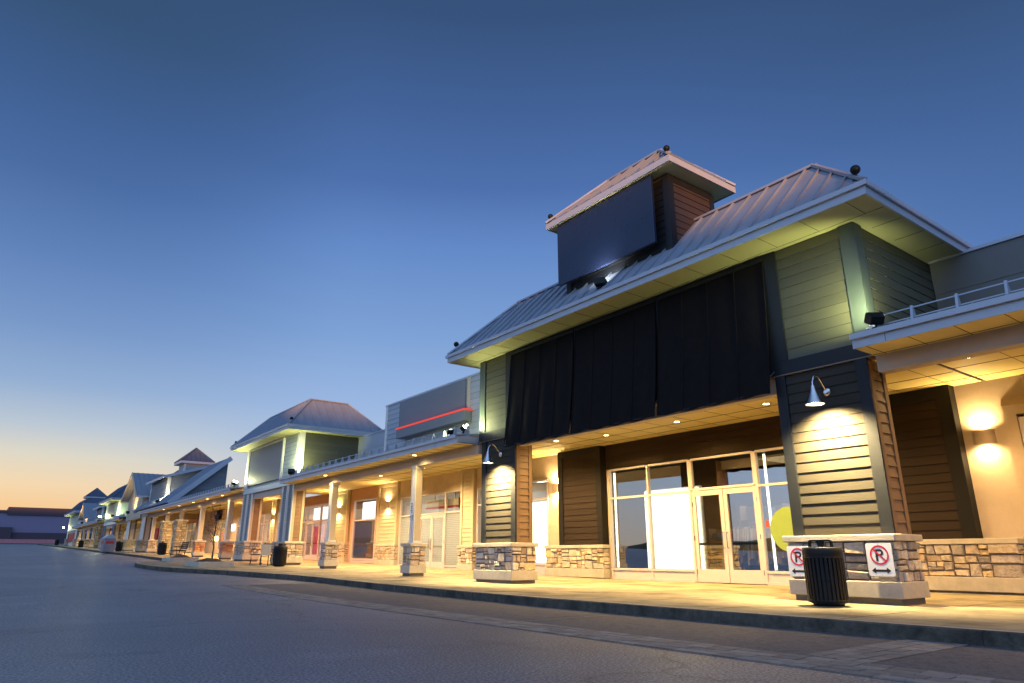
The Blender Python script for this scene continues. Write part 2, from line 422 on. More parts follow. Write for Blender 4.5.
def stone_base(parent, x0, x1, y0, y1, zb, top=1.0, pal=PAL, big=.98):
    """stone veneer base > cap, plinth; returns the veneer mesh (parented), heights above zb"""
    mb = MB()
    mb.box(x0 + .05, x1 - .05, y0 + .05, y1 - .05, zb - .1, zb + top - .1, 'mortar')
    z0, h = zb + .32, top - .42
    stones(mb, (x0 + .05, y1 - .03, z0), -UY, -UX, y1 - y0 - .06, h, pal, big)
    stones(mb, (x1 - .05, y0 + .03, z0), UY, UX, y1 - y0 - .06, h, pal, big)
    stones(mb, (x0 + .03, y0 + .05, z0), UX, -UY, x1 - x0 - .06, h, pal, big)
    stones(mb, (x1 - .03, y1 - .05, z0), -UX, UY, x1 - x0 - .06, h, pal, big)
    o = mb.build('stone_base', parent)
    m2 = MB(); m2.box(x0 - .03, x1 + .03, y0 - .03, y1 + .03, zb + top - .10, zb + top, 'cast')
    m2.build('cap', o, bevel=.012)
    m3 = MB(); m3.box(x0 - .01, x1 + .01, y0 - .01, y1 + .01, zb + .09, zb + .325, 'cast')
    m3.build('plinth', o, bevel=.01)
    return o

def roof_face(mb, e0, e1, a, b, rise, run, inward, mat, step=.42, seam=.045):
    """one hip/trapezoid face: eave e0->e1, ridge between a and b (measured along the eave), inward = horizontal unit up-slope direction"""
    e0 = Vector(e0); e1 = Vector(e1); u = (e1 - e0); L = u.length; u.normalize()
    S = Vector(inward) * run + UZ * rise
    n = u.cross(S).normalized()
    if n.z < 0: n = -n
    p = [e0, e1, e0 + u * b + S, e0 + u * a + S]
    if abs(a - b) < 1e-4: p = p[:3]
    low = [q - n * .05 for q in p]
    mb.face(p, mat); mb.face(low[::-1], mat)
    for i in range(len(p)):
        j = (i + 1) % len(p); mb.face([low[i], low[j], p[j], p[i]], mat)
    k = max(2, round(L / step)); st = L / k
    for i in range(1, k):
        t = i * st
        f = 1.0
        if a > 1e-6 and t < a: f = t / a
        if b < L - 1e-6 and t > b: f = min(f, (L - t) / (L - b))
        if f < .08: continue
        q0 = e0 + u * t; q1 = q0 + S * f
        w = u * .014
        mb.hexa([q0 - w, q0 + w, q0 + w + n * seam, q0 - w + n * seam, q1 - w, q1 + w, q1 + w + n * seam, q1 - w + n * seam], mat)

def hip_roof(parent, x0, x1, y0, y1, z, rise, run, mat='roof', name='roof'):
    """mansard hip: four seamed faces and a flat deck; hip caps"""
    mb = MB()
    W, D = y1 - y0, x1 - x0
    r2 = min(run, W / 2, D / 2); h = rise * r2 / run
    roof_face(mb, (x0, y0, z), (x0, y1, z), r2, W - r2, h, r2, (1, 0, 0), mat)
    roof_face(mb, (x1, y0, z), (x1, y1, z), r2, W - r2, h, r2, (-1, 0, 0), mat)
    roof_face(mb, (x0, y0, z), (x1, y0, z), r2, D - r2, h, r2, (0, 1, 0), mat)
    roof_face(mb, (x0, y1, z), (x1, y1, z), r2, D - r2, h, r2, (0, -1, 0), mat)
    if W - 2 * r2 > .05 and D - 2 * r2 > .05:
        mb.face([(x0 + r2, y0 + r2, z + h), (x1 - r2, y0 + r2, z + h), (x1 - r2, y1 - r2, z + h), (x0 + r2, y1 - r2, z + h)], mat)
    o = mb.build(name, parent)
    c = MB()
    ap = [(x0 + r2, y0 + r2, z + h), (x1 - r2, y0 + r2, z + h), (x1 - r2, y1 - r2, z + h), (x0 + r2, y1 - r2, z + h)]
    for q, a in zip([(x0, y0), (x1, y0), (x1, y1), (x0, y1)], ap):
        c.bar((q[0], q[1], z + .03), (a[0], a[1], a[2] + .03), .11, .05, mat)
    for i in range(4):
        a, b = ap[i], ap[(i + 1) % 4]
        if (Vector(a) - Vector(b)).length > .1 and not (i == 3 and D - 2 * r2 < .05) and not (i == 2 and W - 2 * r2 < .05): c.bar((a[0], a[1], a[2] + .03), (b[0], b[1], b[2] + .03), .11, .05, mat)
    c.build('ridge_cap', o)
    return o

def eaves(parent, x0, x1, y0, y1, z0, z1, wx0, wy0, wy1, soff='soffit_eave', fas='fascia', name='eave'):
    """box eave: fascia ring, soffit sheet with joints; wall rectangle wx0.., wy0..wy1 inside"""
    mb = MB()
    t = .03
    mb.box(x0, x0 + t, y0, y1, z0, z1, fas); mb.box(x0 + t, x1, y0, y0 + t, z0, z1, fas); mb.box(x0 + t, x1, y1 - t, y1, z0, z1, fas)
    mb.box(x0 - .05, x0 - .003, y0 - .05, y1 + .05, z1 - .07, z1 + .012, fas)
    mb.box(x0 - .002, x1, y0 - .05, y0 - .003, z1 - .07, z1 + .012, fas)
    mb.box(x0 - .002, x1, y1 + .003, y1 + .05, z1 - .07, z1 + .012, fas)
    o = mb.build(name, parent)
    s = MB()
    s.box(x0 + t + .002, wx0 + .02, y0 + t + .002, y1 - t - .002, z0 + .012, z0 + .03, soff)
    s.box(wx0 + .022, x1, y0 + t + .002, wy0 + .02, z0 + .012, z0 + .03, soff)
    s.box(wx0 + .022, x1, wy1 - .02, y1 - t - .002, z0 + .012, z0 + .03, soff)
    y = y0 + .35
    while y < y1: s.box(x0 + .05, wx0 - .12, y, y + .008, z0 + .006, z0 + .0115, 'joint'); y += .82
    x = wx0 + .5
    while x < x1:
        s.box(x, x + .008, y0 + .05, wy0 - .1, z0 + .006, z0 + .0115, 'joint'); x += .82
    s.box(wx0 - .12, wx0 - .112, y0 + .05, y1 - .05, z0 + .006, z0 + .0115, 'joint')
    s.build('soffit', o)
    return o

def finial(parent, x, y, z, s=1.0):
    mb = MB()
    mb.lathe((x, y, z), [(.09 * s, 0), (.10 * s, .03 * s), (.05 * s, .09 * s), (.025 * s, .15 * s), (.025 * s, .2 * s)], 'black', 12)
    mb.ball((x, y, z + .29 * s), .105 * s, 'black')
    mb.build('finial', parent)

def canopy(parent, y0, y1, zf0=3.88, zf1=4.09, xf=10.25, xw=13.9, zr=4.5, ceil=4.17, xb=15.5, rail=True, ends=(0, 0)):
    """lean-to canopy: fascia, outer soffit, beam, inner ceiling, metal roof, snow rail"""
    f = MB()
    f.box(xf, xf + .03, y0, y1, zf0, zf1, 'fascia')
    f.box(xf - .06, xf - .003, y0, y1, zf1 - .075, zf1 + .012, 'fascia')
    if ends[0]: f.box(xf + .032, 11.0, y0, y0 + .03, zf0, zf1, 'fascia')
    if ends[1]: f.box(xf + .032, 11.0, y1 - .03, y1, zf0, zf1, 'fascia')
    y = y0 + 1.2
    while y < y1: f.box(xf - .0025, xf - .0005, y, y + .008, zf0 + .01, zf1 - .08, 'joint'); y += 3.05
    fo = f.build('fascia', parent)
    s = MB()
    s.box(xf + .032, 10.95, y0, y1, zf0 + .012, zf0 + .03, 'soffit')
    y = y0 + .3
    while y < y1 - .1: s.box(xf + .04, 10.94, y, y + .008, zf0 + .006, zf0 + .0115, 'joint'); y += .61
    s.box(10.86, 10.868, y0, y1, zf0 + .006, zf0 + .0115, 'joint')
    s.build('soffit', parent)
    b = MB(); b.box(10.95, 11.2, y0, y1, zf0 - .26, zf0 + .1, 'beam')
    b.build('beam', parent, bevel=.01)
    c = MB(); c.box(11.2, xb, y0, y1, ceil, ceil + .02, 'soffit')
    for xx in (12.55, 13.95, 14.95): c.box(xx, xx + .02, y0, y1, ceil - .006, ceil - .0005, 'joint')
    y = y0 + .6
    while y < y1: c.box(11.21, xb - .02, y, y + .006, ceil - .0055, ceil - .0006, 'joint'); y += .95
    c.build('ceiling', parent)
    r = MB()
    L = y1 - y0
    roof_face(r, (xf + .01, y0, zf1 + .015), (xf + .01, y1, zf1 + .015), 0, L, zr - zf1, xw - xf, (1, 0, 0), 'roof', .42, .03)
    ro = r.build('canopy_roof', parent)
    if rail:
        k = MB(); sl = (zr - zf1) / (xw - xf)
        xr = xf + .42; zb = zf1 + .04 + sl * .42
        for zz in (.10, .25): k.bar((xr, y0 + .05, zb + zz), (xr, y1 - .05, zb + zz), .016, .018, 'fascia')
        n = max(2, round(L / .6))
        for i in range(n):
            y = y0 + .15 + (L - .3) * i / (n - 1)
            k.hexa([(xr - .09, y - .018, zb - .03), (xr + .09, y - .018, zb), (xr + .015, y - .018, zb + .28), (xr - .015, y - .018, zb + .28),
                    (xr - .09, y + .018, zb - .03), (xr + .09, y + .018, zb), (xr + .015, y + .018, zb + .28), (xr - .015, y + .018, zb + .28)], 'fascia')
        k.build('snow_rail', parent)
    return fo

def siding_panel(parent, x, y0, y1, z0, z1, board, trim, tw=.16, exp=.17, name='siding', xoff=.10, sides=True):
    """framed lap-board panel facing the street (-X) > frame"""
    mb = MB(); mb.box(x + .003, x + xoff, y0 + .01, y1 - .01, z0, z1, board)
    laps(mb, (x, y1 - tw, z0 + .0), -UY, -UX, y1 - y0 - 2 * tw, z1 - z0 - tw, board, exp)
    o = mb.build(name, parent)
    t = MB()
    t.box(x - .045, x + xoff, y0 - .001, y0 + tw, z0, z1, trim); t.box(x - .045, x + xoff, y1 - tw, y1 + .001, z0, z1, trim)
    t.box(x - .042, x + xoff - .01, y0 + tw, y1 - tw, z1 - tw, z1, trim)
    t.build('frame', o)
    return o

def wainscot(parent, x, y0, y1, zb, top=1.0, depth=.3):
    mb = MB(); mb.box(x + .04, x + depth, y0 + .04, y1 - .04, zb - .1, zb + top - .09, 'mortar')
    stones(mb, (x + .04, y1 - .01, zb + .3), -UY, -UX, y1 - y0 - .02, top - .4, PAL, 1.2)
    stones(mb, (x + .05, y0 + .04, zb + .3), UX, -UY, depth - .06, top - .4)
    o = mb.build('stone_wainscot', parent)
    c = MB(); c.box(x - .02, x + depth, y0 - .02, y1 + .02, zb + top - .1, zb + top, 'cast'); c.build('cap', o, bevel=.01)
    p = MB(); p.box(x - .012, x + depth, y0 - .012, y1 + .012, zb + .04, zb + .3, 'cast'); p.build('plinth', o, bevel=.01)
    return o

def window(parent, x, ys, zs, mat='glass', fr='frame', kick=True, w=.06, name='window', skip=(), mats=None):
    """glazed frame facing -X: ys vertical lines (descending or ascending), zs horizontals; panes are sub-parts"""
    ys = sorted(ys); zs = sorted(zs)
    f = MB(); d = .11
    for y in ys: f.box(x, x + d, y - w / 2, y + w / 2, zs[0], zs[-1], fr)
    for i in range(len(ys) - 1):
        for j, z in enumerate(zs):
            if (i, j) in skip: continue
            f.box(x + .004, x + d - .004, ys[i] + w / 2, ys[i + 1] - w / 2, z - w / 2, z + w / 2, fr)
    if kick:
        for i in range(len(ys) - 1):
            if (i, 0) in skip: continue
            f.box(x + .03, x + d - .02, ys[i] + w / 2, ys[i + 1] - w / 2, zs[0] - kick, zs[0] - w / 2, fr)
            f.box(x - .01, x + d - .01, ys[i] + w / 2, ys[i + 1] - w / 2, zs[0] - kick - .02, zs[0] - kick + .05, fr)
        for y in ys: f.box(x, x + d, y - w / 2, y + w / 2, zs[0] - kick, zs[0], fr)
    o = f.build(name, parent)
    for i in range(len(ys) - 1):
        for j in range(len(zs) - 1):
            if (i, j) in skip or (i, -1 - j) in skip: continue
            p = MB(); mm = mats(i, j) if mats else mat
            p.box(x + .05, x + .058, ys[i] + w / 2, ys[i + 1] - w / 2, zs[j] + w / 2, zs[j + 1] - w / 2, mm)
            p.build('pane', o)
    return o

def door_leaf(parent, x, y0, y1, z0, z1, hinge, mat='glass', fr='frame'):
    f = MB(); s = .11; d = .05
    f.box(x, x + d, y0, y0 + s, z0, z1, fr); f.box(x, x + d, y1 - s, y1, z0, z1, fr)
    f.box(x + .001, x + d - .001, y0 + s, y1 - s, z0, z0 + .32, fr); f.box(x + .001, x + d - .001, y0 + s, y1 - s, z1 - .14, z1, fr)
    o = f.build('door', parent)
    p = MB(); p.box(x + .022, x + .03, y0 + s, y1 - s, z0 + .32, z1 - .14, mat); p.build('pane', o)
    b = MB(); b.box(x + .055, x + .09, y0 + .06, y1 - .06, z0 + .93, z0 + .99, 'black'); b.build('push_bar', o)
    yh = y0 + .055 if hinge > 0 else y1 - .055
    h = MB(); h.tube([(x, yh, z0 + .85), (x - .07, yh, z0 + .85), (x - .08, yh, z0 + .87), (x - .08, yh, z0 + 1.22), (x - .07, yh, z0 + 1.24), (x, yh, z0 + 1.24)], .014, 'steel', 8)
    h.build('handle', o)
    yy = y1 if hinge > 0 else y0
    k = MB()
    for z in (.2, 1.05, 1.95): k.box(x - .012, x, yy - .02, yy + .02, z0 + z, z0 + z + .12, 'steel')
    build_each(k, 'hinge', o)
    return o

GOODS = [(.55, .06, .05), (.7, .68, .62), (.12, .2, .35), (.6, .42, .12), (.08, .08, .09), (.5, .3, .3), (.75, .55, .5), (.2, .32, .2), (.85, .82, .78)]
RED_GOODS = [(.65, .05, .05), (.75, .2, .2), (.8, .5, .45), (.5, .04, .08), (.85, .8, .78)]
def shelf(parent, x, y0, y1, zb, h, pal):
    m = MB(); r_ = random.Random(int(y0 * 100) + int(h * 10))
    m.box(x + .34, x + .38, y0, y1, zb, zb + h, 'wall_mid'); n = max(2, round(h / .42))
    for y in (y0 - .03, y1): m.box(x, x + .38, y, y + .03, zb, zb + h + .02, 'wall_mid')
    for k in range(n):
        z = zb + .1 + (h - .1) * k / n; m.box(x, x + .34, y0, y1, z - .02, z, 'wall_mid'); y = y0 + .03
        while y < y1 - .12:
            w = r_.uniform(.08, .3); hh = r_.uniform(.14, .34); t = pal[r_.randrange(len(pal))]
            if r_.random() < .85: m.box(x + .05, x + .28, y, min(y + w, y1 - .02), z + .001, z + hh, 'goods', t)
            y += w + r_.uniform(.01, .08)
    m.build('display_shelf', parent)
def rack(parent, x, y0, y1, zb, pal):
    m = MB(); r_ = random.Random(int(y0 * 77))
    m.tube([(x, y0, zb), (x, y0, zb + 1.45), (x, y1, zb + 1.45), (x, y1, zb)], .015, 'steel', 6)
    y = y0 + .06
    while y < y1 - .05:
        t = pal[r_.randrange(len(pal))]; L = r_.uniform(.6, 1.0); w = r_.uniform(.03, .07)
        m.hexa([(x - .2, y, zb + 1.4 - L), (x + .2, y, zb + 1.4 - L), (x + .2, y + w, zb + 1.4 - L), (x - .2, y + w, zb + 1.4 - L), (x - .12, y, zb + 1.4), (x + .12, y, zb + 1.4), (x + .12, y + w, zb + 1.4), (x - .12, y + w, zb + 1.4)], 'goods', t)
        y += w + .02
    m.build('clothes_rack', parent)
def room(parent, x0, x1, y0, y1, zb, h, wall='wall_pale', floor='floor_in', lamp=None, col=(1, .85, .65), fill=None, glow=None):
    m = MB()
    m.box(x0, x1, y0, y1, zb - .06, zb + .002, floor); m.box(x0, x1, y0, y1, zb + h, zb + h + .05, wall)
    m.box(x1, x1 + .05, y0, y1, zb, zb + h, wall); m.box(x0, x1, y0 - .05, y0 - .002, zb, zb + h, wall); m.box(x0, x1, y1 + .002, y1 + .05, zb, zb + h, wall)
    o = m.build('shop_interior', parent)
    if lamp:
        light('room_light', 'AREA', ((x0 + x1) / 2, (y0 + y1) / 2, zb + h - .05), lamp, col, parent, ((x0 + x1) / 2, (y0 + y1) / 2, zb), sx=(x1 - x0) * .6, sy=(y1 - y0) * .6)
        y = y0 + .9
        while y < y1 - .7:
            for x in (x0 + .9, x0 + 2.6):
                p = MB(); p.box(x, x + .18, y, y + 1.1, zb + h - .05, zb + h - .01, glow or 'panel_lamp'); p.build('ceiling_lamp', o)
            y += 2.2
    if fill:
        pal = RED_GOODS if fill == 'red' else GOODS; y = y0 + .3; k = 0
        while y < y1 - 1.2:
            L = min(1.7, y1 - y - .2); shelf(parent, x1 - .45, y, y + L - .1, zb, 2.3, pal)
            if k % 2 == 0: rack(parent, x0 + 1.2, y + .2, y + L - .2, zb, pal)
            else: shelf(parent, x0 + 2.0, y + .2, y + L - .3, zb, 1.3, pal)
            y += L + .1; k += 1
    return o

GAIN = {'downlight': 3.0, 'sconce_light': 3.5, 'flood_beam': 5.0, 'lamp_beam': 40.0, 'room_light': .42}
AMB = (1, .64, .22); WRM = (1, .68, .30); FLD = (.95, 1, .45)
def downlight(x, y, z, label, group, power=60, col=AMB, lens='amber'):
    t = thing('recessed_light', (x, y, z), label, 'ceiling light', group)
    a = MB(); a.lathe((0, 0, -.012), [(.075, 0), (.115, 0), (.115, .011), (.075, .011)], 'fascia', 18, cap=False); a.build('trim_ring', t, local=True)
    b = MB(); b.lathe((0, 0, -.006), [(.074, 0), (.074, .004)], lens, 18); b.build('lens', t, local=True)
    light('downlight', 'SPOT', (x, y, z - .03), power, col, t, (x, y, z - 2), size=.07, angle=155, blend=.8)
    return t
def sconce(x, y, z, label, group, power=28, col=WRM, boost=1.0):
    """half-round up and down wall light on a wall facing -X"""
    t = thing('wall_sconce', (x, y, z), label, 'wall light', group)
    m = MB(); n = 14; r = .20; d = .12; H = .27
    pts = [(-d * math.sin(math.pi * k / n), -r * math.cos(math.pi * k / n)) for k in range(n + 1)]
    for k in range(n):
        (ax, ay), (bx, by) = pts[k], pts[k + 1]
        m.face([(ax, ay, 0), (bx, by, 0), (bx, by, H), (ax, ay, H)], 'sconce')
        m.face([(ax * .93, ay * .95, 0), (ax * .93, ay * .95, H), (bx * .93, by * .95, H), (bx * .93, by * .95, 0)], 'sconce')
        for zz in (0, H): m.face([(ax, ay, zz), (bx, by, zz), (bx * .93, by * .95, zz), (ax * .93, ay * .95, zz)], 'sconce')
    m.build('shade', t, local=True)
    b = MB(); b.tube([(-.05, -.1, H / 2), (-.05, .1, H / 2)], .022, 'warm', 8); b.build('bulb', t, local=True)
    p = MB(); p.box(-.012, -.001, -.12, .12, .03, H - .03, 'sconce'); p.build('backplate', t, local=True)
    light('sconce_light', 'SPOT', (x - .10, y, z + H + .01), power * boost, col, t, (x - .02, y, z + 2), size=.05, angle=172, blend=.9)
    light('sconce_light', 'SPOT', (x - .10, y, z - .01), power * .8 * boost, col, t, (x - .02, y, z - 2), size=.05, angle=172, blend=.9)
    return t

def flood(x, y, z, aim, label, group, power=120, col=FLD, angle=110, lit=True, sz=1.0):
    t = thing('floodlight', (x, y, z), label, 'floodlight', group)
    d = (Vector(aim) - Vector((x, y, z))).normalized(); side = d.cross(UZ).normalized(); up = side.cross(d)
    c = Vector((0, 0, .17 * sz)); w, h, l = .15 * sz, .10 * sz, .09 * sz
    def P(a, b, e): return c + side * a + up * b + d * e
    m = MB()
    m.hexa([P(-w * .8, -h * .8, -l), P(w * .8, -h * .8, -l), P(w * .8, h * .8, -l), P(-w * .8, h * .8, -l), P(-w, -h, l), P(w, -h, l), P(w, h, l), P(-w, h, l)], 'black')
    m.build('housing', t, local=True)
    g2 = MB(); g2.face([P(-w * .88, -h * .85, l + .004), P(w * .88, -h * .85, l + .004), P(w * .88, h * .85, l + .004), P(-w * .88, h * .85, l + .004)], 'cool' if lit else 'ink'); g2.build('lens', t, local=True)
    s = MB(); s.tube([(0, 0, 0), (0, 0, .1 * sz)], .02 * sz, 'black', 8); s.box(-.06 * sz, .06 * sz, -.06 * sz, .06 * sz, -.01, .01, 'black'); s.build('bracket', t, local=True)
    if power:
        light('flood_beam', 'SPOT', Vector((x, y, z)) + c + d * (l + .03), power, col, t, aim, size=.08, angle=angle, blend=.7)
    return t
def gooseneck(x, y, z, label, group, power=70):
    """steel gooseneck with a cone shade on a wall facing -X, arm swings towards +Y"""
    t = thing('gooseneck_lamp', (x, y, z), label, 'wall lamp', group)
    a = MB(); a.lathe((0, 0, 0), [(.075, 0), (.075, .02), (.03, .035)], 'steel', 16)
    a.v = [(-c, b, aa) for aa, b, c in a.v]; a.build('wall_plate', t, local=True)
    arm = MB()
    pts = [(0, 0, 0), (-.06, .0, .07), (-.15, 0, .17), (-.23, 0, .235), (-.31, 0, .245), (-.38, 0, .19), (-.415, 0, .10), (-.42, 0, .01)]
    arm.tube(pts, .016, 'steel', 8); arm.build('arm', t, local=True)
    s = MB(); c = (-.42, 0, -.27)
    s.lathe(c, [(.155, 0), (.10, .12), (.055, .22), (.035, .30)], 'steel', 24, cap=False)
    s.lathe(c, [(.147, 0.004), (.095, .118), (.05, .215), (.03, .298)], 'white', 24, cap=False)
    s.lathe(c, [(.155, 0), (.147, .004)], 'steel', 24, cap=False)
    s.lathe((c[0], c[1], c[2] + .3), [(.035, 0), (.03, .02)], 'steel', 16)
    s.build('shade', t, local=True)
    b = MB(); b.ball((c[0], c[1], c[2] + .05), .05, 'bulbw', 12); b.build('bulb', t, local=True)
    light('lamp_beam', 'SPOT', (x + c[0], y + c[1], z + c[2] + .0), power, (1, .74, .34), t, (x + c[0] + .72, y + c[1], z + c[2] - 1.5), size=.07, angle=132, blend=.9)
    return t


def tower(root, y0, y1, zb, board, trim, dark, xr=17.0, bandtrim='trim_dark', base_near=None, dz=0., pillar='main', roofmat='roof', sidewall=None):
    """tower front: two stone-based pillars, band, upper lap-board storey, eave, mansard roof"""
    X = 11.0; top = 6.29 + dz; band0 = 3.9 + dz; band1 = 4.17 + dz
    W = MB()
    W.box(X + .01, X + .2, y0 + .01, y1 - .01, band1, top, board); W.box(X + .2, xr, y0 + .01, y0 + .2, 4.2 + dz, top, board); W.box(X + .2, xr, y1 - .2, y1 - .01, 4.2 + dz, top, board)
    o = W.build('upper_wall', root)
    s = MB(); cw = .24
    laps(s, (X + .01, y1 - cw, band1), -UY, -UX, y1 - y0 - 2 * cw, top - band1, board, .185)
    s.build('front_siding', o)
    s = MB(); sb = sidewall or board
    laps(s, (X + cw, y0 + .01, 4.21 + dz), UX, -UY, xr - X - cw, top - 4.21 - dz, sb, .185); s.build('side_siding', o)
    s = MB(); laps(s, (xr - .01, y1 - .01, 4.21 + dz), -UX, UY, xr - X - cw, top - 4.21 - dz, sb, .185); s.build('side_siding', o)
    c = MB()
    for ya, yb in ((y0 - .03, y0 + cw), (y1 - cw, y1 + .03)): c.box(X - .03, X + .01, ya, yb, band1, top - .002, trim)
    c.box(X + .012, X + cw, y0 - .03, y0 + .01, band1, top - .002, trim); c.box(X + .012, X + cw, y1 - .01, y1 + .03, band1, top - .002, trim)
    build_each(c, 'corner_board', o)
    b = MB(); b.box(X - .035, X + .2, y0 - .035, y1 + .035, band0 + .02, band1, bandtrim); b.box(X - .06, X + .2, y0 - .06, y1 + .06, band0, band0 + .019, 'flash')
    b.build('band_board', root)
    bm = MB(); bm.box(11.035, 11.24, y0 + .3, y1 - .3, 3.62 + dz, band0 - .002, 'beam'); bm.build('beam', root)
    return o


def tower_pillar(root, ya, yb, zb, zt, board, trim, side, pal=PAL, triple=False, pbase=None):
    """square pillar in lap boards on a stone base; pillar > corner_board, siding, stone base parts"""
    x0, x1 = 10.97, 11.55; t0 = zb + 1.0
    m = MB(); m.box(x0 + .03, x1 - .03, ya + .03, yb - .03, t0 - .2, zt, side)
    o = m.build('pillar', root)
    f = MB()
    tw = .19
    if not triple:
        laps(f, (x0 + .03, yb - tw, t0), -UY, -UX, yb - ya - 2 * tw, zt - t0, board, .168, .024)
    else:
        w = (yb - ya - 4 * .13) / 2
        laps(f, (x0 + .03, yb - .13, t0), -UY, -UX, w, zt - t0, board, .11, .03); laps(f, (x0 + .03, ya + .13 + w, t0), -UY, -UX, w, zt - t0, board, .11, .03)
    laps(f, (x0 + .14, ya + .03, t0), UX, -UY, x1 - x0 - .28, zt - t0, side, .168, .024)
    laps(f, (x1 - .14, yb - .03, t0), -UX, UY, x1 - x0 - .28, zt - t0, side, .168, .024)
    f.box(x1 - .028, x1 - .002, ya + .03, yb - .03, t0, zt - .003, 'lap_brown')
    f.build('siding', o)
    c = MB()
    if not triple:
        for a, b in ((ya, ya + tw), (yb - tw, yb)): c.box(x0 - .02, x0 + .03, a, b, t0, zt - .002, trim)
    else:
        mid = (ya + yb) / 2
        for a, b in ((ya, ya + .13), (mid - .13, mid - .035), (mid + .035, mid + .13), (yb - .13, yb)): c.box(x0 - .02, x0 + .03, a, b, t0, zt - .002, trim)
        c.box(x0 + .0, x0 + .03, mid - .035, mid + .035, t0, zt - .002, 'trim_brown')
    tr2 = trim if not triple else 'lap_tan'
    for a in (x0 + .032, x1 - .14):
        c.box(a, a + .108, ya - .0, ya + .03, t0, zt - .002, tr2 if triple else 'lap_rust'); c.box(a, a + .108, yb - .03, yb, t0, zt - .002, tr2)
    build_each(c, 'corner_board', o)
    b = (pbase or stone_base)(o, 10.78, 11.62, ya - .06, yb + .06, zb, 1.0, pal)
    return o

def column(root, y, zb, zt=3.63, w=.27, pal=PAL, bw=.58, trim='trim_pale'):
    """canopy column of paired cream boards on a stone base"""
    m = MB(); x0 = 10.92; x1 = 11.2; t0 = zb + 1.0
    m.box(x0 + .03, x1 - .03, y - w / 2 + .03, y + w / 2 - .03, t0, zt, 'lap_tan')
    for a in (-w / 2, .02): m.box(x0, x0 + .028, y + a, y + a + w / 2 - .02, t0 + .04, zt, trim)
    m.box(x0 + .03, x1 - .03, y - w / 2, y - w / 2 + .028, t0 + .04, zt, 'lap_tan'); m.box(x0 + .03, x1 - .03, y + w / 2 - .028, y + w / 2, t0 + .04, zt, 'lap_tan')
    m.box(x0 - .02, x1 + .02, y - w / 2 - .02, y + w / 2 + .02, t0 - .005, t0 + .06, trim)
    m.box(x0 - .02, x1 + .02, y - w / 2 - .02, y + w / 2 + .02, zt - .1, zt - .001, trim)
    o = m.build('column', root)
    h = bw / 2
    stone_base(o, 10.75, 10.75 + bw, y - h, y + h, zb, .98, pal)
    return o
#SPLIT
# ================================================================== GROUND
YS = [-600, -60, 0, 12, 13, 14, 15, 16, 17, 18, 19, 20, 26, 34, 45, 60, 80, 110, 150, 200, 260, 320, 900]
def strip(mb, x0f, x1f, ys, zf, mat):
    for a, b in zip(ys[:-1], ys[1:]):
        mb.face([(x0f(a), a, zf(a)), (x1f(a), a, zf(a)), (x1f(b), b, zf(b)), (x0f(b), b, zf(b))], mat)
mb = MB()
for xa, xb in ((-900, -60), (-60, 30), (30, 900)): strip(mb, lambda y: xa, lambda y: xb, YS, g, 'asphalt')
tag(mb.build('road'), kind='structure')
K = [(8.0, -60), (7.97, 0), (7.95, 3), (7.86, 6), (7.88, 10), (8.1, 14), (8.15, 17), (8.15, 20.5), (7.75, 23), (7.1, 26), (6.3, 28.2), (5.85, 29.8), (5.65, 31.5), (5.6, 34.4),
     (5.75, 35.6), (6.3, 36.8), (7.4, 38.6), (8.2, 41), (8.6, 44), (8.8, 52), (8.8, 70), (9.0, 100), (9.0, 160)]
def kx(y):
    for (xa, ya), (xb, yb) in zip(K[:-1], K[1:]):
        if ya <= y <= yb: return xa + (xb - xa) * (y - ya) / (yb - ya)
    return K[-1][0]
ks = sorted(set([k[1] for k in K] + [12, 13, 15, 16, 18, 19, 34, 60, 80, 110, 150]))
mb = MB()
strip(mb, lambda y: kx(y) + .155, lambda y: 26, ks, walk, 'concrete')
y = -12.0
while y < 80:                                          # sawn joints across and along the walk
    mb.hexa([(kx(y) + .17, y, walk(y) - .02), (15.4, y, walk(y) - .02), (15.4, y + .012, walk(y + .012) - .02), (kx(y) + .17, y + .012, walk(y + .012) - .02),
             (kx(y) + .17, y, walk(y) + .002), (15.4, y, walk(y) + .002), (15.4, y + .012, walk(y + .012) + .002), (kx(y) + .17, y + .012, walk(y + .012) + .002)], 'joint')
    y += 1.83 if y < 30 else 3.66
sw = tag(mb.build('sidewalk'), kind='structure')
mb = MB()
P = []
for a, b in zip(K[:-1], K[1:]):
    n = max(1, int(abs(b[1] - a[1]) / 1.5)) if a[1] > -20 and b[1] < 90 else 1
    for i in range(n): P.append((a[0] + (b[0] - a[0]) * i / n, a[1] + (b[1] - a[1]) * i / n))
P.append(K[-1])
for (xa, ya), (xb, yb) in zip(P[:-1], P[1:]):
    ja = rnd.uniform(-.006, .006)
    za, zb = g(ya), g(yb); ta, tb = walk(ya) + .003, walk(yb) + .003
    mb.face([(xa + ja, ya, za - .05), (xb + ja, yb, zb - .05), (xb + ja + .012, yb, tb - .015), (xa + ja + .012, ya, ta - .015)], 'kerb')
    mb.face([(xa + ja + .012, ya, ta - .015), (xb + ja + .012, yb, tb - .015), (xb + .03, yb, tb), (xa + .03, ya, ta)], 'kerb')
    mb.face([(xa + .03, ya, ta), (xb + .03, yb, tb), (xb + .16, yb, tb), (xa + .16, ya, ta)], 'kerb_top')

tag(mb.build('kerb'), kind='structure')
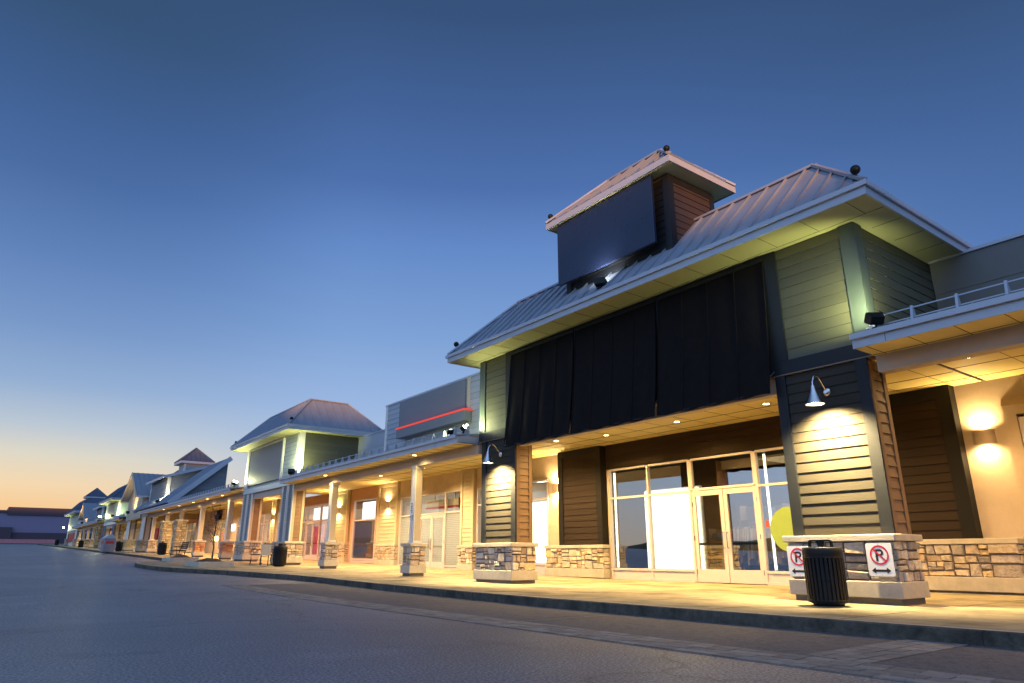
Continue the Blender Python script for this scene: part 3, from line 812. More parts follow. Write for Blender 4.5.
# concrete gutter slabs between the kerb and a paver band
mb = MB()
yj = [-14, -9.5, -5, -1.2, 3.12]; y = 3.72
while y < 22: yj.append(y); y += 4.05
edges = [(-14, 3.10)] + [(3.74 + i * 4.05, 3.74 + (i + 1) * 4.05 - .03) for i in range(4)]
for a, b in edges:
    n = max(1, int((b - a) / 1.0)); ys = [a + (b - a) * i / n for i in range(n + 1)]
    strip(mb, lambda y: 5.98, lambda y: kx(y) + .01, ys, lambda y: g(y) + .008, 'gutter')
for a, b in edges: mb.box(5.98, 8.0, b, b + .03, g(b) - .02, g(b) + .0045, 'joint')
tag(mb.build('gutter_pavement'), kind='structure')
mb = MB()
def pav(x0, x1, y0, y1, along):
    if along == 'y':
        rows = max(1, round((x1 - x0) / .14)); w = (x1 - x0) / rows
        for r_ in range(rows):
            y = y0 - rnd.uniform(0, .22)
            while y < y1:
                a, b = max(y, y0), min(y + .235, y1)
                if b - a > .03:
                    t = rnd.uniform(.75, 1.2); xa, xb = x0 + r_ * w + .007, x0 + (r_ + 1) * w - .007; h = .010 + rnd.uniform(0, .004)
                    mb.hexa([(xa, a + .006, g(a) - .02), (xb, a + .006, g(a) - .02), (xb, b - .006, g(b) - .02), (xa, b - .006, g(b) - .02),
                             (xa, a + .006, g(a) + h), (xb, a + .006, g(a) + h), (xb, b - .006, g(b) + h), (xa, b - .006, g(b) + h)], 'paver', (.23 * t, .205 * t, .18 * t))
                y += .235
    else:
        rows = max(1, round((y1 - y0) / .14)); w = (y1 - y0) / rows
        for r_ in range(rows):
            x = x0 - rnd.uniform(0, .22)
            while x < x1:
                a, b = max(x, x0), min(x + .235, x1)
                if b - a > .03:
                    t = rnd.uniform(.75, 1.2); ya, yb = y0 + r_ * w + .007, y0 + (r_ + 1) * w - .007; h = .010 + rnd.uniform(0, .004)
                    mb.box(a + .006, b - .006, ya, yb, -.02, h, 'paver', (.23 * t, .205 * t, .18 * t))
                x += .235
pav(5.35, 5.97, -14, 20, 'y'); pav(5.98, kx(3.4), 3.12, 3.72, 'x')
mb.box(5.34, 5.975, -14, 14, -.03, .003, 'mortar'); mb.box(5.976, kx(3.4), 3.115, 3.725, -.03, .003, 'mortar')
tag(mb.build('paver_pavement'), kind='structure')
# unseen ridge added on the sunset side, crest shaped to shade chosen buildings
SUN_AZ, SUN_EL = R(-150), R(1.3)
S2 = Vector((math.sin(SUN_AZ), math.cos(SUN_AZ), 0)); T2 = Vector((-S2.y, S2.x, 0))
mb = MB(); c0 = Vector((10.5, 5, 0)) + S2 * 150
prof = []
tz = math.tan(SUN_EL)
def ridge(t):  # crest stepped to set the shade line on each building
    pts = [(-400, 12.0 + 340 * tz), (-70, 12.0 + 340 * tz), (-45, 9.0 + 220 * tz), (-14.3, 9.0 + 190 * tz), (-13.3, 7.3 + 172 * tz), (-9, 7.3 + 172 * tz), (-7, 8.6 + 155 * tz), (-1.5, 8.6 + 153 * tz), (-.7, 7.0 + 150 * tz), (400, 6.8 + 150 * tz)]
    for (ta, ha), (tb, hb) in zip(pts[:-1], pts[1:]):
        if ta <= t <= tb: return ha + (hb - ha) * (t - ta) / (tb - ta)
ts = [-390 + 10 * k for k in range(37)] + [-28 + .8 * k for k in range(42)] + [8 + 12 * k for k in range(32)]
for t in ts: prof.append((c0 + T2 * t, ridge(t) + .06 * math.sin(t * 3.1) + .04 * math.sin(t * 7.7)))
for (a, ha), (b, hb) in zip(prof[:-1], prof[1:]):
    mb.face([a - S2 * 60 + UZ * -.5, b - S2 * 60 + UZ * -.5, b - S2 * 20 + UZ * hb * .6, a - S2 * 20 + UZ * ha * .6], 'grassy')
    mb.face([a - S2 * 20 + UZ * ha * .6, b - S2 * 20 + UZ * hb * .6, b + UZ * hb, a + UZ * ha], 'grassy')
    mb.face([a + UZ * ha, b + UZ * hb, b + S2 * 90 + UZ * -1, a + S2 * 90 + UZ * -1], 'grassy')
for k in range(-30, 31):                               # lower rise to the west, seen only in the shop windows
    ya, yb = k * 14.0, (k + 1) * 14.0; hh = lambda q: 6.0 + 2.2 * math.sin(q * .021) + 1.2 * math.sin(q * .07 + 2) + .5 * math.sin(q * .31)
    mb.face([(-150, ya, -.5), (-150, yb, -.5), (-170, yb, hh(yb)), (-170, ya, hh(ya))], 'grassy'); mb.face([(-170, ya, hh(ya)), (-170, yb, hh(yb)), (-230, yb, -.5), (-230, ya, -.5)], 'grassy')
tag(mb.build('shade_ridge_and_rise'), kind='structure')

# ================================================================== helpers for shop fronts
def wall_pieces(root, x, segs, mat, th=.15, name='wall'):
    mb = MB()
    for y0, y1, z0, z1 in segs: mb.box(x, x + th, y0, y1, z0, z1, mat)
    build_each(mb, name, root)

# ================================================================== CORNER SHOP (near end, beige stucco)
rs = thing('stucco_shop', (13, -2, walk(0)), 'beige stucco shop with stone wainscot and metal canopy, cut by the frame edge', 'shop')
canopy(rs, -9, 4.9)
wall_pieces(rs, 15.5, [(-9, 1.2, .1, 4.2), (4.5, 5.55, .1, 4.2), (1.2, 4.5, 3.42, 4.2), (1.2, 4.5, .1, 1.15)], 'stucco')
mb = MB()
for a, b, z0, z1 in ((4.5, 4.72, .1, 3.6), (1.0, 1.2, .1, 3.6), (1.2, 4.5, 3.42, 3.6), (1.2, 4.5, .1, 1.15)): mb.box(15.40, 15.498, a, b, z0, z1, 'stucco')
mb.hexa([(15.40, 1.0, 3.602), (15.498, 1.0, 3.602), (15.498, 4.72, 3.602), (15.40, 4.72, 3.602), (15.49, 1.0, 3.76), (15.498, 1.0, 3.76), (15.498, 4.72, 3.76), (15.49, 4.72, 3.76)], 'stucco')
mb.build('window_surround', rs)
window(rs, 15.44, [1.26, 2.85, 4.44], [1.2, 3.36], kick=False, w=.1)
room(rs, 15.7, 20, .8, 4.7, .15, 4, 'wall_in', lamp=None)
wainscot(rs, 15.2, 4.86, 7.25, .15, 1.0)
wainscot(rs, 15.22, -4, 1.1, .15, 1.0)
mb = MB(); mb.box(13.9, 14.1, -9, 4.93, 4.35, 6.27, 'lap_stone'); laps(mb, (13.9, 4.93, 4.35), -UY, -UX, 13.9, 1.9, 'lap_stone', .63, .012)
po = mb.build('parapet', rs); mb = MB(); mb.box(13.86, 14.14, -9, 4.93, 6.272, 6.33, 'fascia'); mb.build('coping', po)
# ================================================================== TOWER SHOP (dark pillars, awnings, cupola)
mt = thing('tower_shop', (13, 10.5, .15), 'tall shop with dark lap-board pillars, seamed hip roof and cupola above black awnings', 'shop')
Y0, Y1 = 4.95, 16.15
up = tower(mt, Y0, Y1, .15, 'lap_green', 'trim_green', None)
eo = eaves(mt, 10.2, 17.4, 4.3, 16.5 + .28, 6.29, 6.5, 11.0, Y0, Y1)
rf = hip_roof(mt, 10.2, 17.4, 4.3, 16.78, 6.51, 1.55, 1.5)
for x, y in ((10.38, 4.48), (10.38, 16.6)): finial(rf, x, y, 6.64, .76)
for ya, yb in ((5.05, 6.7), (14.45, 16.0)): tower_pillar(mt, ya, yb, .15, 3.9, 'lap_dark', 'trim_dark', 'lap_rust')
mb = MB(); mb.box(10.96, 11.008, 6.42, 14.9, 4.172, 6.285, 'trim_dark'); mb.build('awning_backboard', mt)
# ceiling under the tower
mb = MB(); mb.box(11.25, 15.5, Y0 + .02, Y1 - .02, 4.17, 4.19, 'soffit')
for xx in (12.55, 13.3, 14.2, 14.95): mb.box(xx, xx + .018, Y0 + .05, Y1 - .05, 4.163, 4.1695, 'joint')
y = Y0 + .5
while y < Y1: mb.box(11.26, 15.4, y, y + .006, 4.1635, 4.1693, 'joint'); y += .95
mb.build('ceiling', mt)
# glazed front
F = MB()
wf = window(mt, 15.45, [15.54, 13.95, 12.42], [.45, 2.52, 3.38], kick=.28)
window(mt, 15.45, [10.30, 8.83, 7.36], [.45, 2.52, 3.38], kick=.28)
window(mt, 15.45, [12.36, 10.36], [2.56, 3.38], kick=False, name='transom')
door_leaf(mt, 15.47, 11.37, 12.38, .17, 2.52, 1); door_leaf(mt, 15.47, 10.34, 11.35, .17, 2.52, -1)
mb = MB(); mb.box(15.42, 15.6, 7.33, 15.6, 3.42, 4.17, 'lap_brown'); laps(mb, (15.42, 15.6, 3.46), -UY, -UX, 8.27, .71, 'lap_brown', .19); mb.build('header_siding', mt)
siding_panel(mt, 15.28, 15.68, 17.72, 1.14, 4.168, 'lap_brown', 'trim_brown', tw=.22, exp=.185, xoff=.3)
siding_panel(mt, 15.28, 5.5, 7.3, 1.14, 4.168, 'lap_brown', 'trim_brown', tw=.26, exp=.185, xoff=.3)
wainscot(mt, 15.2, 15.66, 18.42, .15, 1.0)
wall_pieces(mt, 15.5, [(15.62, 17.9, .1, 4.2), (5.56, 7.3, .1, 4.2)], 'stucco')
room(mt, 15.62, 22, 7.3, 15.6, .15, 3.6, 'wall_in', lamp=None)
light('room_light', 'AREA', (19.2, 10.6, 3.6), 520, (1, .78, .42), mt, (19.2, 10.6, 0), sx=2, sy=3)
rack(mt, 17.0, 10.5, 12.2, .15, [(.6, .42, .12), (.7, .5, .2), (.5, .3, .1), (.75, .68, .5)]); rack(mt, 17.4, 7.8, 9.4, .15, GOODS)
for y in (8.4, 11.0):
    mb = MB(); mb.box(20.4, 20.5, y, y + 1.4, 3.35, 3.4, 'dim_lamp'); mb.build('ceiling_lamp', mt)
for i, y in enumerate((7.8, 9.6, 11.4, 13.2)): shelf(mt, 18.2 + .8 * (i % 2), y, y + 1.4, .15, 1.5 + .3 * (i % 3), GOODS)
# cupola
CX0, CX1, CY0, CY1 = 10.85, 12.45, 8.67, 12.08
mb = MB(); mb.box(CX0 + .01, CX1 - .01, CY0 + .01, CY1 - .01, 6.6, 9.0, 'lap_dark')
cu = mb.build('cupola', mt)
mb = MB()
laps(mb, (CX0 + .15, CY0 + .01, 6.9), UX, -UY, CX1 - CX0 - .3, 2.03, 'lap_cup', .17, .022); laps(mb, (CX1 - .15, CY1 - .01, 6.9), -UX, UY, CX1 - CX0 - .3, 2.03, 'lap_cup', .17, .022)

laps(mb, (CX0 + .01, CY1 - .15, 6.9), -UY, -UX, CY1 - CY0 - .3, 2.03, 'trim_dark', .17, .022); mb.build('siding', cu)
mb = MB()
for a, b in ((CY0 - .02, CY0 + .15), (CY1 - .15, CY1 + .02)): mb.box(CX0 - .025, CX0 + .01, a, b, 6.9, 8.96, 'trim_dark')
for xa, xb in ((CX0 + .012, CX0 + .15), (CX1 - .15, CX1)):
    mb.box(xa, xb, CY0 - .02, CY0 + .012, 6.9, 8.96, 'trim_dark'); mb.box(xa, xb, CY1 - .012, CY1 + .02, 6.9, 8.96, 'trim_dark')
mb.box(CX0 + .152, CX1 - .152, CY0 - .018, CY0 + .01, 8.82, 8.96, 'trim_dark')
build_each(mb, 'corner_board', cu)
mb = MB(); mb.box(10.57, 10.65, 8.92, 12.13, 7.33, 8.99, 'sign_dark')
sb = mb.build('sign_board', cu, bevel=.01)
mb = MB()
for y in (9.5, 11.5):
    for z in (7.6, 8.7): mb.bar((10.65, y, z), (10.86, y, z), .05, .05, 'black')
mb.build('sign_bracket', cu)
def cup_roof(par, x0, x1, y0, y1, z0, z1, ov, slope, mat_='roof', cap=True):
    mb = MB(); X0, X1, YA, YB = x0 - ov, x1 + ov, y0 - ov, y1 + ov; t = .03
    mb.box(X0, X0 + t, YA, YB, z0, z1, 'fascia'); mb.box(X1 - t, X1, YA, YB, z0, z1, 'fascia')
    mb.box(X0 + t, X1 - t, YA, YA + t, z0, z1, 'fascia'); mb.box(X0 + t, X1 - t, YB - t, YB, z0, z1, 'fascia')
    mb.box(X0 + t, X1 - t, YA + t, YB - t, z0 + .02, z0 + .04, 'soffit')
    mb.build('eave', par)
    run = min(X1 - X0, YB - YA) / 2
    r = hip_roof(par, X0, X1, YA, YB, z1 + .011, run * slope, run, mat_)
    return X0, YA, r, run * slope
X0, YA, rr, _ = cup_roof(cu, CX0, CX1, CY0, CY1, 9.0, 9.15, .38, .95)
for x, y in ((10.55, 8.40), (10.55, 12.36)): finial(rr, x, y, 9.18, .68)
# awnings
AW = [(6.68, 9.27), (9.36, 11.95), (12.03, 14.62)]
AWL = ['black fabric awning sheet nearest the viewer, next to the green-grey tower corner', 'black fabric awning sheet hanging in the middle of three',
       'black fabric awning sheet above the farther dark pillar, brownish in the light']
for (ya, yb), lb in zip(AW, AWL):
    t = thing('awning', (11.0, (ya + yb) / 2, 3.6), lb, 'awning', 'black awning sheets on the tower shop')
    mb = MB(); n, k = 40, 14; th = .006
    def pt(i, j, o):
        u, v = i / n, j / k
        rip = .012 * math.sin(u * 9 * math.pi + ya) * v + .010 * math.sin(u * 23 + 3 * v) * v
        sag = .05 * math.sin(math.pi * v)
        return (10.955 - .255 * v + sag * .5 + rip + o, ya + (yb - ya) * u, 6.19 - 2.62 * v + .012 * math.sin(u * 26) * (v > .99))
    for o_, flip in ((0, False), (th, True)):
        vs = [pt(i, j, o_) for j in range(k + 1) for i in range(n + 1)]
        fs = []
        for j in range(k):
            for i in range(n):
                q = (j * (n + 1) + i, j * (n + 1) + i + 1, (j + 1) * (n + 1) + i + 1, (j + 1) * (n + 1) + i)
                fs.append(q[::-1] if flip else q)
        mb.faces(vs, fs, 'fabric', True)
    mb.build('sheet', t)
    s = MB()
    for q in range(5):
        i = round(n * q / 4); i = min(max(i, 0), n)
        pts = [pt(i, j, -.006) for j in range(k + 1)]
        s.tube(pts, .011, 'fabric', 6)
    s.build('seam', t)
    s = MB(); zb = pt(0, k, 0)
    s.tube([(zb[0] + .02, ya + .02, zb[2] + .03), (zb[0] + .02, yb - .02, zb[2] + .03)], .016, 'trim_dark', 8)
    for y in (ya + .03, yb - .03): s.tube([(zb[0] + .02, y, zb[2] + .03), (zb[0] + .07, y, zb[2] + .3), (10.99, y, 4.02)], .014, 'trim_green', 8)
    s.build('frame', t)
    s = MB(); s.box(10.93, 10.957, ya - .01, yb + .01, 6.17, 6.23, 'trim_dark'); s.build('head_rail', t)
# ================================================================== GREY PARAPET SHOP
ms = thing('parapet_shop', (13, 23.5, walk(23.5)), 'canopied shop with grey blank sign parapet and red lit strip beside the dark tower', 'shop')
canopy(ms, 16.22, 30.85, zf0=3.86, zf1=4.08, ends=(1, 0))
b20 = lambda y: walk(y)
wall_pieces(ms, 15.5, [(17.9, 18.5, .1, 4.2), (18.5, 22.9, 3.4, 4.2), (22.9, 24.0, .1, 4.2), (24.0, 29.3, 3.42, 4.2), (29.3, 31.7, .2, 4.2)], 'stucco')
window(ms, 15.45, [18.55, 20.7, 22.85], [.55, 2.72, 3.36], kick=.4, mat='glass_clear')
wainscot(ms, 15.3, 22.95, 24.0, .22, 1.0); siding_panel(ms, 15.40, 23.0, 23.95, 1.2, 4.168, 'lap_tan', 'trim_tan', tw=.14, exp=.17)

window(ms, 15.45, [24.06, 25.28, 27.46, 29.24], [.42, 2.55, 3.38], kick=.2, skip={(1, 0), (1, -1)}, mats=lambda i, j: 'frost' if j == 0 else 'glass_clear')
door_leaf(ms, 15.47, 25.33, 26.35, .25, 2.5, -1, 'frost'); door_leaf(ms, 15.47, 26.38, 27.40, .25, 2.5, 1, 'frost')
wainscot(ms, 15.3, 29.35, 31.5, .34, 1.0); siding_panel(ms, 15.40, 29.4, 31.45, 1.32, 4.168, 'lap_tan', 'trim_tan', tw=.18, exp=.17)
room(ms, 15.65, 20, 18.4, 23, .2, 3.6, 'wall_pale', lamp=220, fill='mix'); room(ms, 15.65, 21, 24, 29.3, .25, 3.6, 'wall_pale', lamp=420, col=(1, .93, .82), fill='mix')
column(ms, 19.85, walk(19.8)); column(ms, 26.6, walk(26.6))
mb = MB(); mb.box(13.9, 14.1, 16.2, 30.9, 4.4, 6.25, 'lap_grey'); laps(mb, (13.9, 30.9, 4.4), -UY, -UX, 14.7, 1.83, 'lap_grey', .6, .012); po = mb.build('parapet', ms)
mb = MB(); mb.box(13.86, 14.14, 16.2, 30.9, 6.252, 6.31, 'fascia'); mb.build('coping', po)
mb = MB(); mb.box(13.01, 13.895, 18.6, 26.25, 4.4, 6.9, 'lap_grey'); laps(mb, (13.0, 26.1, 4.42), -UY, -UX, 7.4, 2.48, 'lap_grey', .2, .018); laps(mb, (13.02, 18.6, 4.42), UX, -UY, .8, 2.48, 'lap_grey', .2, .018)
po = mb.build('sign_parapet', ms)
mb = MB(); mb.box(12.96, 13.9, 18.55, 26.3, 6.902, 6.97, 'fascia')
for a in (18.58, 26.1, 19.75): mb.box(12.965, 13.0, a, a + .15, 4.42, 6.9, 'trim_pale' if a > 20 or a < 19 else 'trim_tan')
mb.build('coping', po)
mb = MB(); mb.box(12.93, 12.985, 20.0, 24.95, 5.72, 6.88, 'sign_grey'); mb.build('sign_board', po)
mb = MB(); mb.box(12.62, 12.92, 19.55, 24.55, 5.28, 5.64, 'sign_grey'); sbx = mb.build('sign_box', po, bevel=.01)
mb = MB(); mb.box(12.60, 12.94, 19.53, 24.57, 5.645, 5.70, 'neon'); mb.build('light_strip', sbx)
# ================================================================== SECOND TOWER SHOP (pale sage)
tt = thing('tower_shop', (13, 34.8, walk(34.8)), 'pale sage tower shop with grey blank sign and hip roof, beyond the red lit sign', 'shop')
A, B = 30.9, 38.7
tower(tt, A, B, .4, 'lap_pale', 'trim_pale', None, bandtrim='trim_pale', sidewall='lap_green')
eaves(tt, 10.2, 15.1, A - .6, B + .6, 6.27, 6.48, 11.0, A, B)
rf = hip_roof(tt, 10.2, 15.1, A - .6, B + .6, 6.49, 1.55, 1.5)
for y in (A - .42, B + .42): finial(rf, 10.38, y, 6.56, .72)
mb = MB(); mb.box(10.90, 10.985, 32.9, 37.95, 4.32, 6.14, 'sign_grey'); sbo = mb.build('sign_board', tt)
mb = MB()
for a, b, c, d in ((32.78, 32.895, 4.2, 6.25), (37.955, 38.07, 4.2, 6.25)): mb.box(10.88, 10.99, a, b, c, d, 'trim_pale')
mb.box(10.88, 10.99, 32.9, 37.95, 6.145, 6.25, 'trim_pale'); mb.build('frame', sbo)
for ya, yb in ((31.0, 32.5), (37.05, 38.6)): tower_pillar(tt, ya, yb, walk(ya), 3.9, 'lap_slate', 'trim_pale', 'lap_rust', triple=True)
mb = MB(); mb.box(11.25, 15.5, A, B, 4.17, 4.19, 'soffit'); mb.box(13.0, 13.02, A, B, 4.163, 4.1695, 'joint'); mb.build('ceiling', tt)
wall_pieces(tt, 15.5, [(31.7, 34.5, 3.6, 4.2), (31.7, 34.5, .2, .6), (34.5, 37.5, .2, 4.2), (37.5, 42.2, 3.68, 4.2)], 'stucco_rose')

window(tt, 15.45, [31.8, 34.4], [.65, 2.55, 3.55], kick=.15, mat='glass_clear')
siding_panel(tt, 15.35, 34.9, 37.2, 1.4, 4.168, 'lap_sage2', 'trim_tan', tw=.16, exp=.17); wainscot(tt, 15.28, 34.85, 37.25, .45, 1.0)

window(tt, 15.45, [37.6, 38.9, 41.0, 42.1], [.75, 2.75, 3.62], kick=.25, skip={(1, 0), (1, -1)}, mat='glass_clear')
door_leaf(tt, 15.47, 38.95, 39.94, .54, 2.7, -1, 'glass_clear'); door_leaf(tt, 15.47, 39.96, 40.95, .54, 2.7, 1, 'glass_clear')
room(tt, 15.65, 20, 31.4, 35.2, .4, 3.5, lamp=130, col=(1, .74, .6), wall='wall_mid'); room(tt, 15.65, 21, 37.4, 42.3, .5, 3.5, 'wall_pale', lamp=500, col=(1, .60, .42), fill='red', glow='pale_glow')
# ================================================================== GABLED SHOP
gs = thing('gabled_shop', (13, 52, walk(52)), 'long shop with steep slate gable, shed dormer and tan stone piers under its canopy', 'shop')
canopy(gs, 38.75, 64.5, zf0=4.05, zf1=4.27, ceil=4.4, zr=4.7)
wall_pieces(gs, 15.5, [(42.2, 43.2, .5, 4.4), (43.2, 61.8, 3.6, 4.4), (46.3, 47.4, .5, 3.6), (50.6, 52.0, .5, 3.6), (55.2, 56.8, .5, 3.6), (60, 64.4, .6, 4.4)], 'stucco')
for a, b, mm in ((43.2, 46.3, 'glass_clear'), (47.4, 50.6, 'glass_clear'), (52.0, 55.2, 'glass_clear'), (56.8, 60.0, 'glass_clear')):
    window(gs, 15.45, [a + .06, (a + b) / 2, b - .06], [walk(a) + .4, 2.9, 3.56], kick=.3, mat=mm)
siding_panel(gs, 15.4, 46.4, 47.3, 1.6, 4.39, 'lap_sage2', 'trim_tan', tw=.12); siding_panel(gs, 15.4, 50.7, 51.9, 1.7, 4.39, 'lap_sage2', 'trim_tan', tw=.12)
room(gs, 15.65, 20, 43, 52, .6, 3.5, 'wall_pale', lamp=1300, col=(1, .66, .40), fill='red'); room(gs, 15.65, 20, 52.1, 61, .7, 3.4, 'wall_pale', lamp=1300, col=(1, .78, .42), fill='mix')
for y0, y1, z0, z1, mm in ((37.7, 42.0, 2.85, 3.6, 'pale_glow'), (37.75, 38.6, .9, 2.6, 'redglow'), (39.1, 39.7, 1.2, 2.5, 'pinkglow'), (40.2, 40.8, 1.0, 2.6, 'rosesign'), (41.2, 41.9, .9, 2.5, 'redglow')):  # pale top panel added to imitate bright sky in the upper panes
    mb = MB(); mb.box(16.25, 16.32, y0, y1, z0, z1, mm); mb.build('window_glow_board', tt)
mb = MB(); mb.box(15.95, 16.0, 31.85, 34.4, 2.62, 3.5, 'pale_glow'); mb.build('window_glow_board', tt)  # added glow imitating the bright reflection in the top pane
mb = MB(); mb.box(16.9, 16.95, 32.2, 33.0, .9, 2.0, 'redglow'); mb.build('window_glow_board', tt)
for y0, y1, z0, z1, mm in ((43.6, 45.2, 2.2, 3.4, 'pale_glow'), (43.5, 44.3, 1.1, 2.1, 'redglow'), (47.9, 49.6, 2.3, 3.4, 'rosesign'), (48.2, 49.0, 1.2, 2.2, 'redglow'), (52.6, 54.2, 2.4, 3.4, 'pale_glow'), (57.4, 59.0, 2.4, 3.4, 'rosesign')):
    mb = MB(); mb.box(16.25, 16.32, y0, y1, z0, z1, mm); mb.build('window_glow_board', gs)
column(gs, 41.1, walk(41.1), 3.8, pal=PAL_ORANGE, bw=.62); column(gs, 47.3, walk(47.3), 3.8, pal=PAL_ORANGE, bw=.62)
def pier(root, y, zb, h, zt):
    mb = MB(); w = .48; mb.box(10.82, 11.42, y - w, y + w, zb - .1, zb + h - .1, 'mortar')
    stones(mb, (10.82, y + w, zb + .05), -UY, -UX, 2 * w, h - .15, PAL_PIER, 1.1); stones(mb, (10.82, y - w, zb + .05), UX, -UY, .6, h - .15, PAL_PIER, 1.1)
    o = mb.build('stone_pier', root)
    c = MB(); c.box(10.75, 11.49, y - w - .07, y + w + .07, zb + h - .1, zb + h, 'cast'); c.build('cap', o)
    c = MB(); c.box(11.0, 11.25, y - .13, y + .13, zb + h, zt, 'trim_tan'); c.build('post', o)
for y in (53.5, 58.1): pier(gs, y, walk(y), 2.35, 3.8)
column(gs, 62.6, walk(62.6), 3.8, bw=.7)
def gable_across(root, ya, yb, xe, xr, ze, zr, wallm, roofm='roof', ov=.35):
    """one steep seamed slope facing the street, triangular end walls and an upright back wall"""
    run = xr - xe; rise = zr - ze
    w = MB(); k = rise / run
    for y, s_ in ((ya, -1), (yb, 1)):
        p = [(xe + .3, y, ze), (xr - .05, y, ze), (xr - .05, y, zr - .25)]
        w.face(p if s_ < 0 else p[::-1], wallm)
    laps(w, (xe + .3, ya, ze), UX, -UY, run - .35, rise - .3, wallm, .2, .018, top=lambda t: max(0, t * k))
    w.box(xr - .045, xr + .1, ya, yb, ze - .1, zr - .1, wallm)
    o = w.build('gable_wall', root)
    r = MB(); roof_face(r, (xe, ya - ov, ze), (xe, yb + ov, ze), 0, yb - ya + 2 * ov, rise, run, (1, 0, 0), roofm)
    r.box(xr - .01, xr + .25, ya - ov, yb + ov, zr - .12, zr + .04, 'fascia')
    ro = r.build('roof', root)
    for y in (ya - ov - .03, yb + ov + .03):
        b = MB(); b.bar((xe - .05, y, ze - .14), (xr + .2, y, zr - .14 + .2 * k), .05, .34, 'fascia', up=(0, 0, 1)); b.build('rake_board', ro)
    return ro
def shed_dormer(root, ya, yb, xf, xr, zf, zr, z0, wallm):
    w = MB(); w.box(xf, xf + .2, ya, yb, z0, zf - .02, wallm); laps(w, (xf, yb - .2, z0), -UY, -UX, yb - ya - .4, zf - z0 - .05, wallm, .2)
    for y in (ya, yb - .1): w.hexa([(xf + .2, y, z0), (xr, y, z0), (xr, y + .1, z0), (xf + .2, y + .1, z0), (xf + .2, y, zf), (xr, y, zr), (xr, y + .1, zr), (xf + .2, y + .1, zf)], wallm)
    for y in (ya - .02, yb - .18): w.box(xf - .03, xf, y, y + .2, z0, zf - .03, 'trim_pale')
    w.box(xf + .002, xf + .2, ya - .03, ya, z0, zf - .03, 'trim_pale')
    o = w.build('dormer', root)
    r = MB(); roof_face(r, (xf - .4, ya - .35, zf), (xf - .4, yb + .35, zf), 0, yb - ya + .7, zr - zf, xr - xf + .4, (1, 0, 0), 'roof')
    r.box(xf - .44, xf - .405, ya - .37, yb + .37, zf - .16, zf + .02, 'fascia'); r.bar((xf - .4, ya - .37, zf - .06), (xr, ya - .37, zr - .06), .04, .2, 'fascia')
    r.build('roof', o)
    return o
gable_across(gs, 54.2, 67.3, 10.25, 13.9, 4.45, 7.75, 'lap_blue')
shed_dormer(gs, 59.8, 66.4, 11.1, 13.9, 6.75, 7.75, 4.6, 'lap_blue')
def cupola(root, xc, yc, w, zb, zt, slope, board, roofm='roof_dark'):
    m = MB(); h = w / 2; m.box(xc - h, xc + h, yc - h, yc + h, zb, zt, board); o = m.build('cupola', root)
    m = MB(); laps(m, (xc - h, yc + h - .12, zb), -UY, -UX, w - .24, zt - zb, board); laps(m, (xc - h + .12, yc - h, zb), UX, -UY, w - .24, zt - zb, board); m.build('siding', o)
    m = MB()
    for a in (yc - h, yc + h - .12): m.box(xc - h - .03, xc - h, a, a + .12, zb, zt - .01, 'trim_pale')
    m.box(xc - h, xc - h + .12, yc - h - .03, yc - h, zb, zt - .01, 'trim_pale'); build_each(m, 'corner_board', o)
    cup_roof(o, xc - h, xc + h, yc - h, yc + h, zt - .02, zt + .18, .4, slope, roofm)
    return o
cupola(gs, 14.3, 66.6, 2.0, 6.6, 8.55, .95, 'lap_grey')
# ================================================================== PORCH SHOP (gable to the street)
ps = thing('porch_shop', (13, 71.5, walk(71.5)), 'small shop whose pointed gable faces the street under a warm floodlight', 'shop')
def gable_front(root, yc, hw, xf, xb, ze, zp, wallm, roofm='roof', z0=3.9, pw='orange_wall'):
    w = MB()
    w.box(xf, xf + .2, yc - hw + .5, yc + hw - .5, z0, ze, wallm)
    w.face([(xf, yc + hw - .5, ze), (xf, yc - hw + .5, ze), (xf, yc, zp - .35)], wallm)
    laps(w, (xf, yc + hw - .5, z0), -UY, -UX, 2 * hw - 1.0, ze - z0, wallm, .2); laps(w, (xf - .001, yc + hw - .5, ze), -UY, -UX, 2 * hw - 1.0, zp - ze - .4, wallm, .2, top=lambda t: min(t, 2 * hw - 1 - t) * (zp - ze) / hw)
    for y in (yc - hw + .5, yc + hw - .6): w.box(xf + .2, xb, y, y + .1, z0, ze, wallm)
    for y in (yc - hw + .48, yc + hw - .68): w.box(xf - .03, xf, y, y + .2, z0, ze + .1, 'trim_pale')
    o = w.build('gable_wall', root)
    r = MB(); L = xb - xf + .7
    roof_face(r, (xf - .6, yc - hw, ze), (xb, yc - hw, ze), 0, L - .1, zp - ze, hw, (0, 1, 0), roofm); roof_face(r, (xf - .6, yc + hw, ze), (xb, yc + hw, ze), 0, L - .1, zp - ze, hw, (0, -1, 0), roofm)
    ro = r.build('roof', root)
    b = MB()
    for s in (-1, 1): b.bar((xf - .63, yc + s * hw, ze - .1), (xf - .63, yc, zp - .1), .05, .28, 'trim_tan', up=(0, 0, 1)); b.bar((xf - .58, yc + s * hw, ze - .06), (xb, yc + s * hw, ze - .06), .04, .16, 'fascia')
    b.build('rake_board', ro)
gable_front(ps, 71.4, 4.0, 10.8, 16, 5.75, 8.05, 'lap_tan')
for ya in (66.2, 73.6): tower_pillar(ps, ya, ya + 1.5, walk(ya), 3.95, 'trim_pale', 'trim_pale', 'trim_tan', pal=PAL_PIER)
mb = MB(); mb.box(10.9, 11.2, 65, 78, 3.95, 4.3, 'beam'); mb.box(11.2, 15.5, 64.6, 82, 4.4, 4.42, 'soffit'); mb.build('beam', ps)
canopy(ps, 75.6, 82.3, zf0=4.05, zf1=4.27, ceil=4.38, zr=4.7)
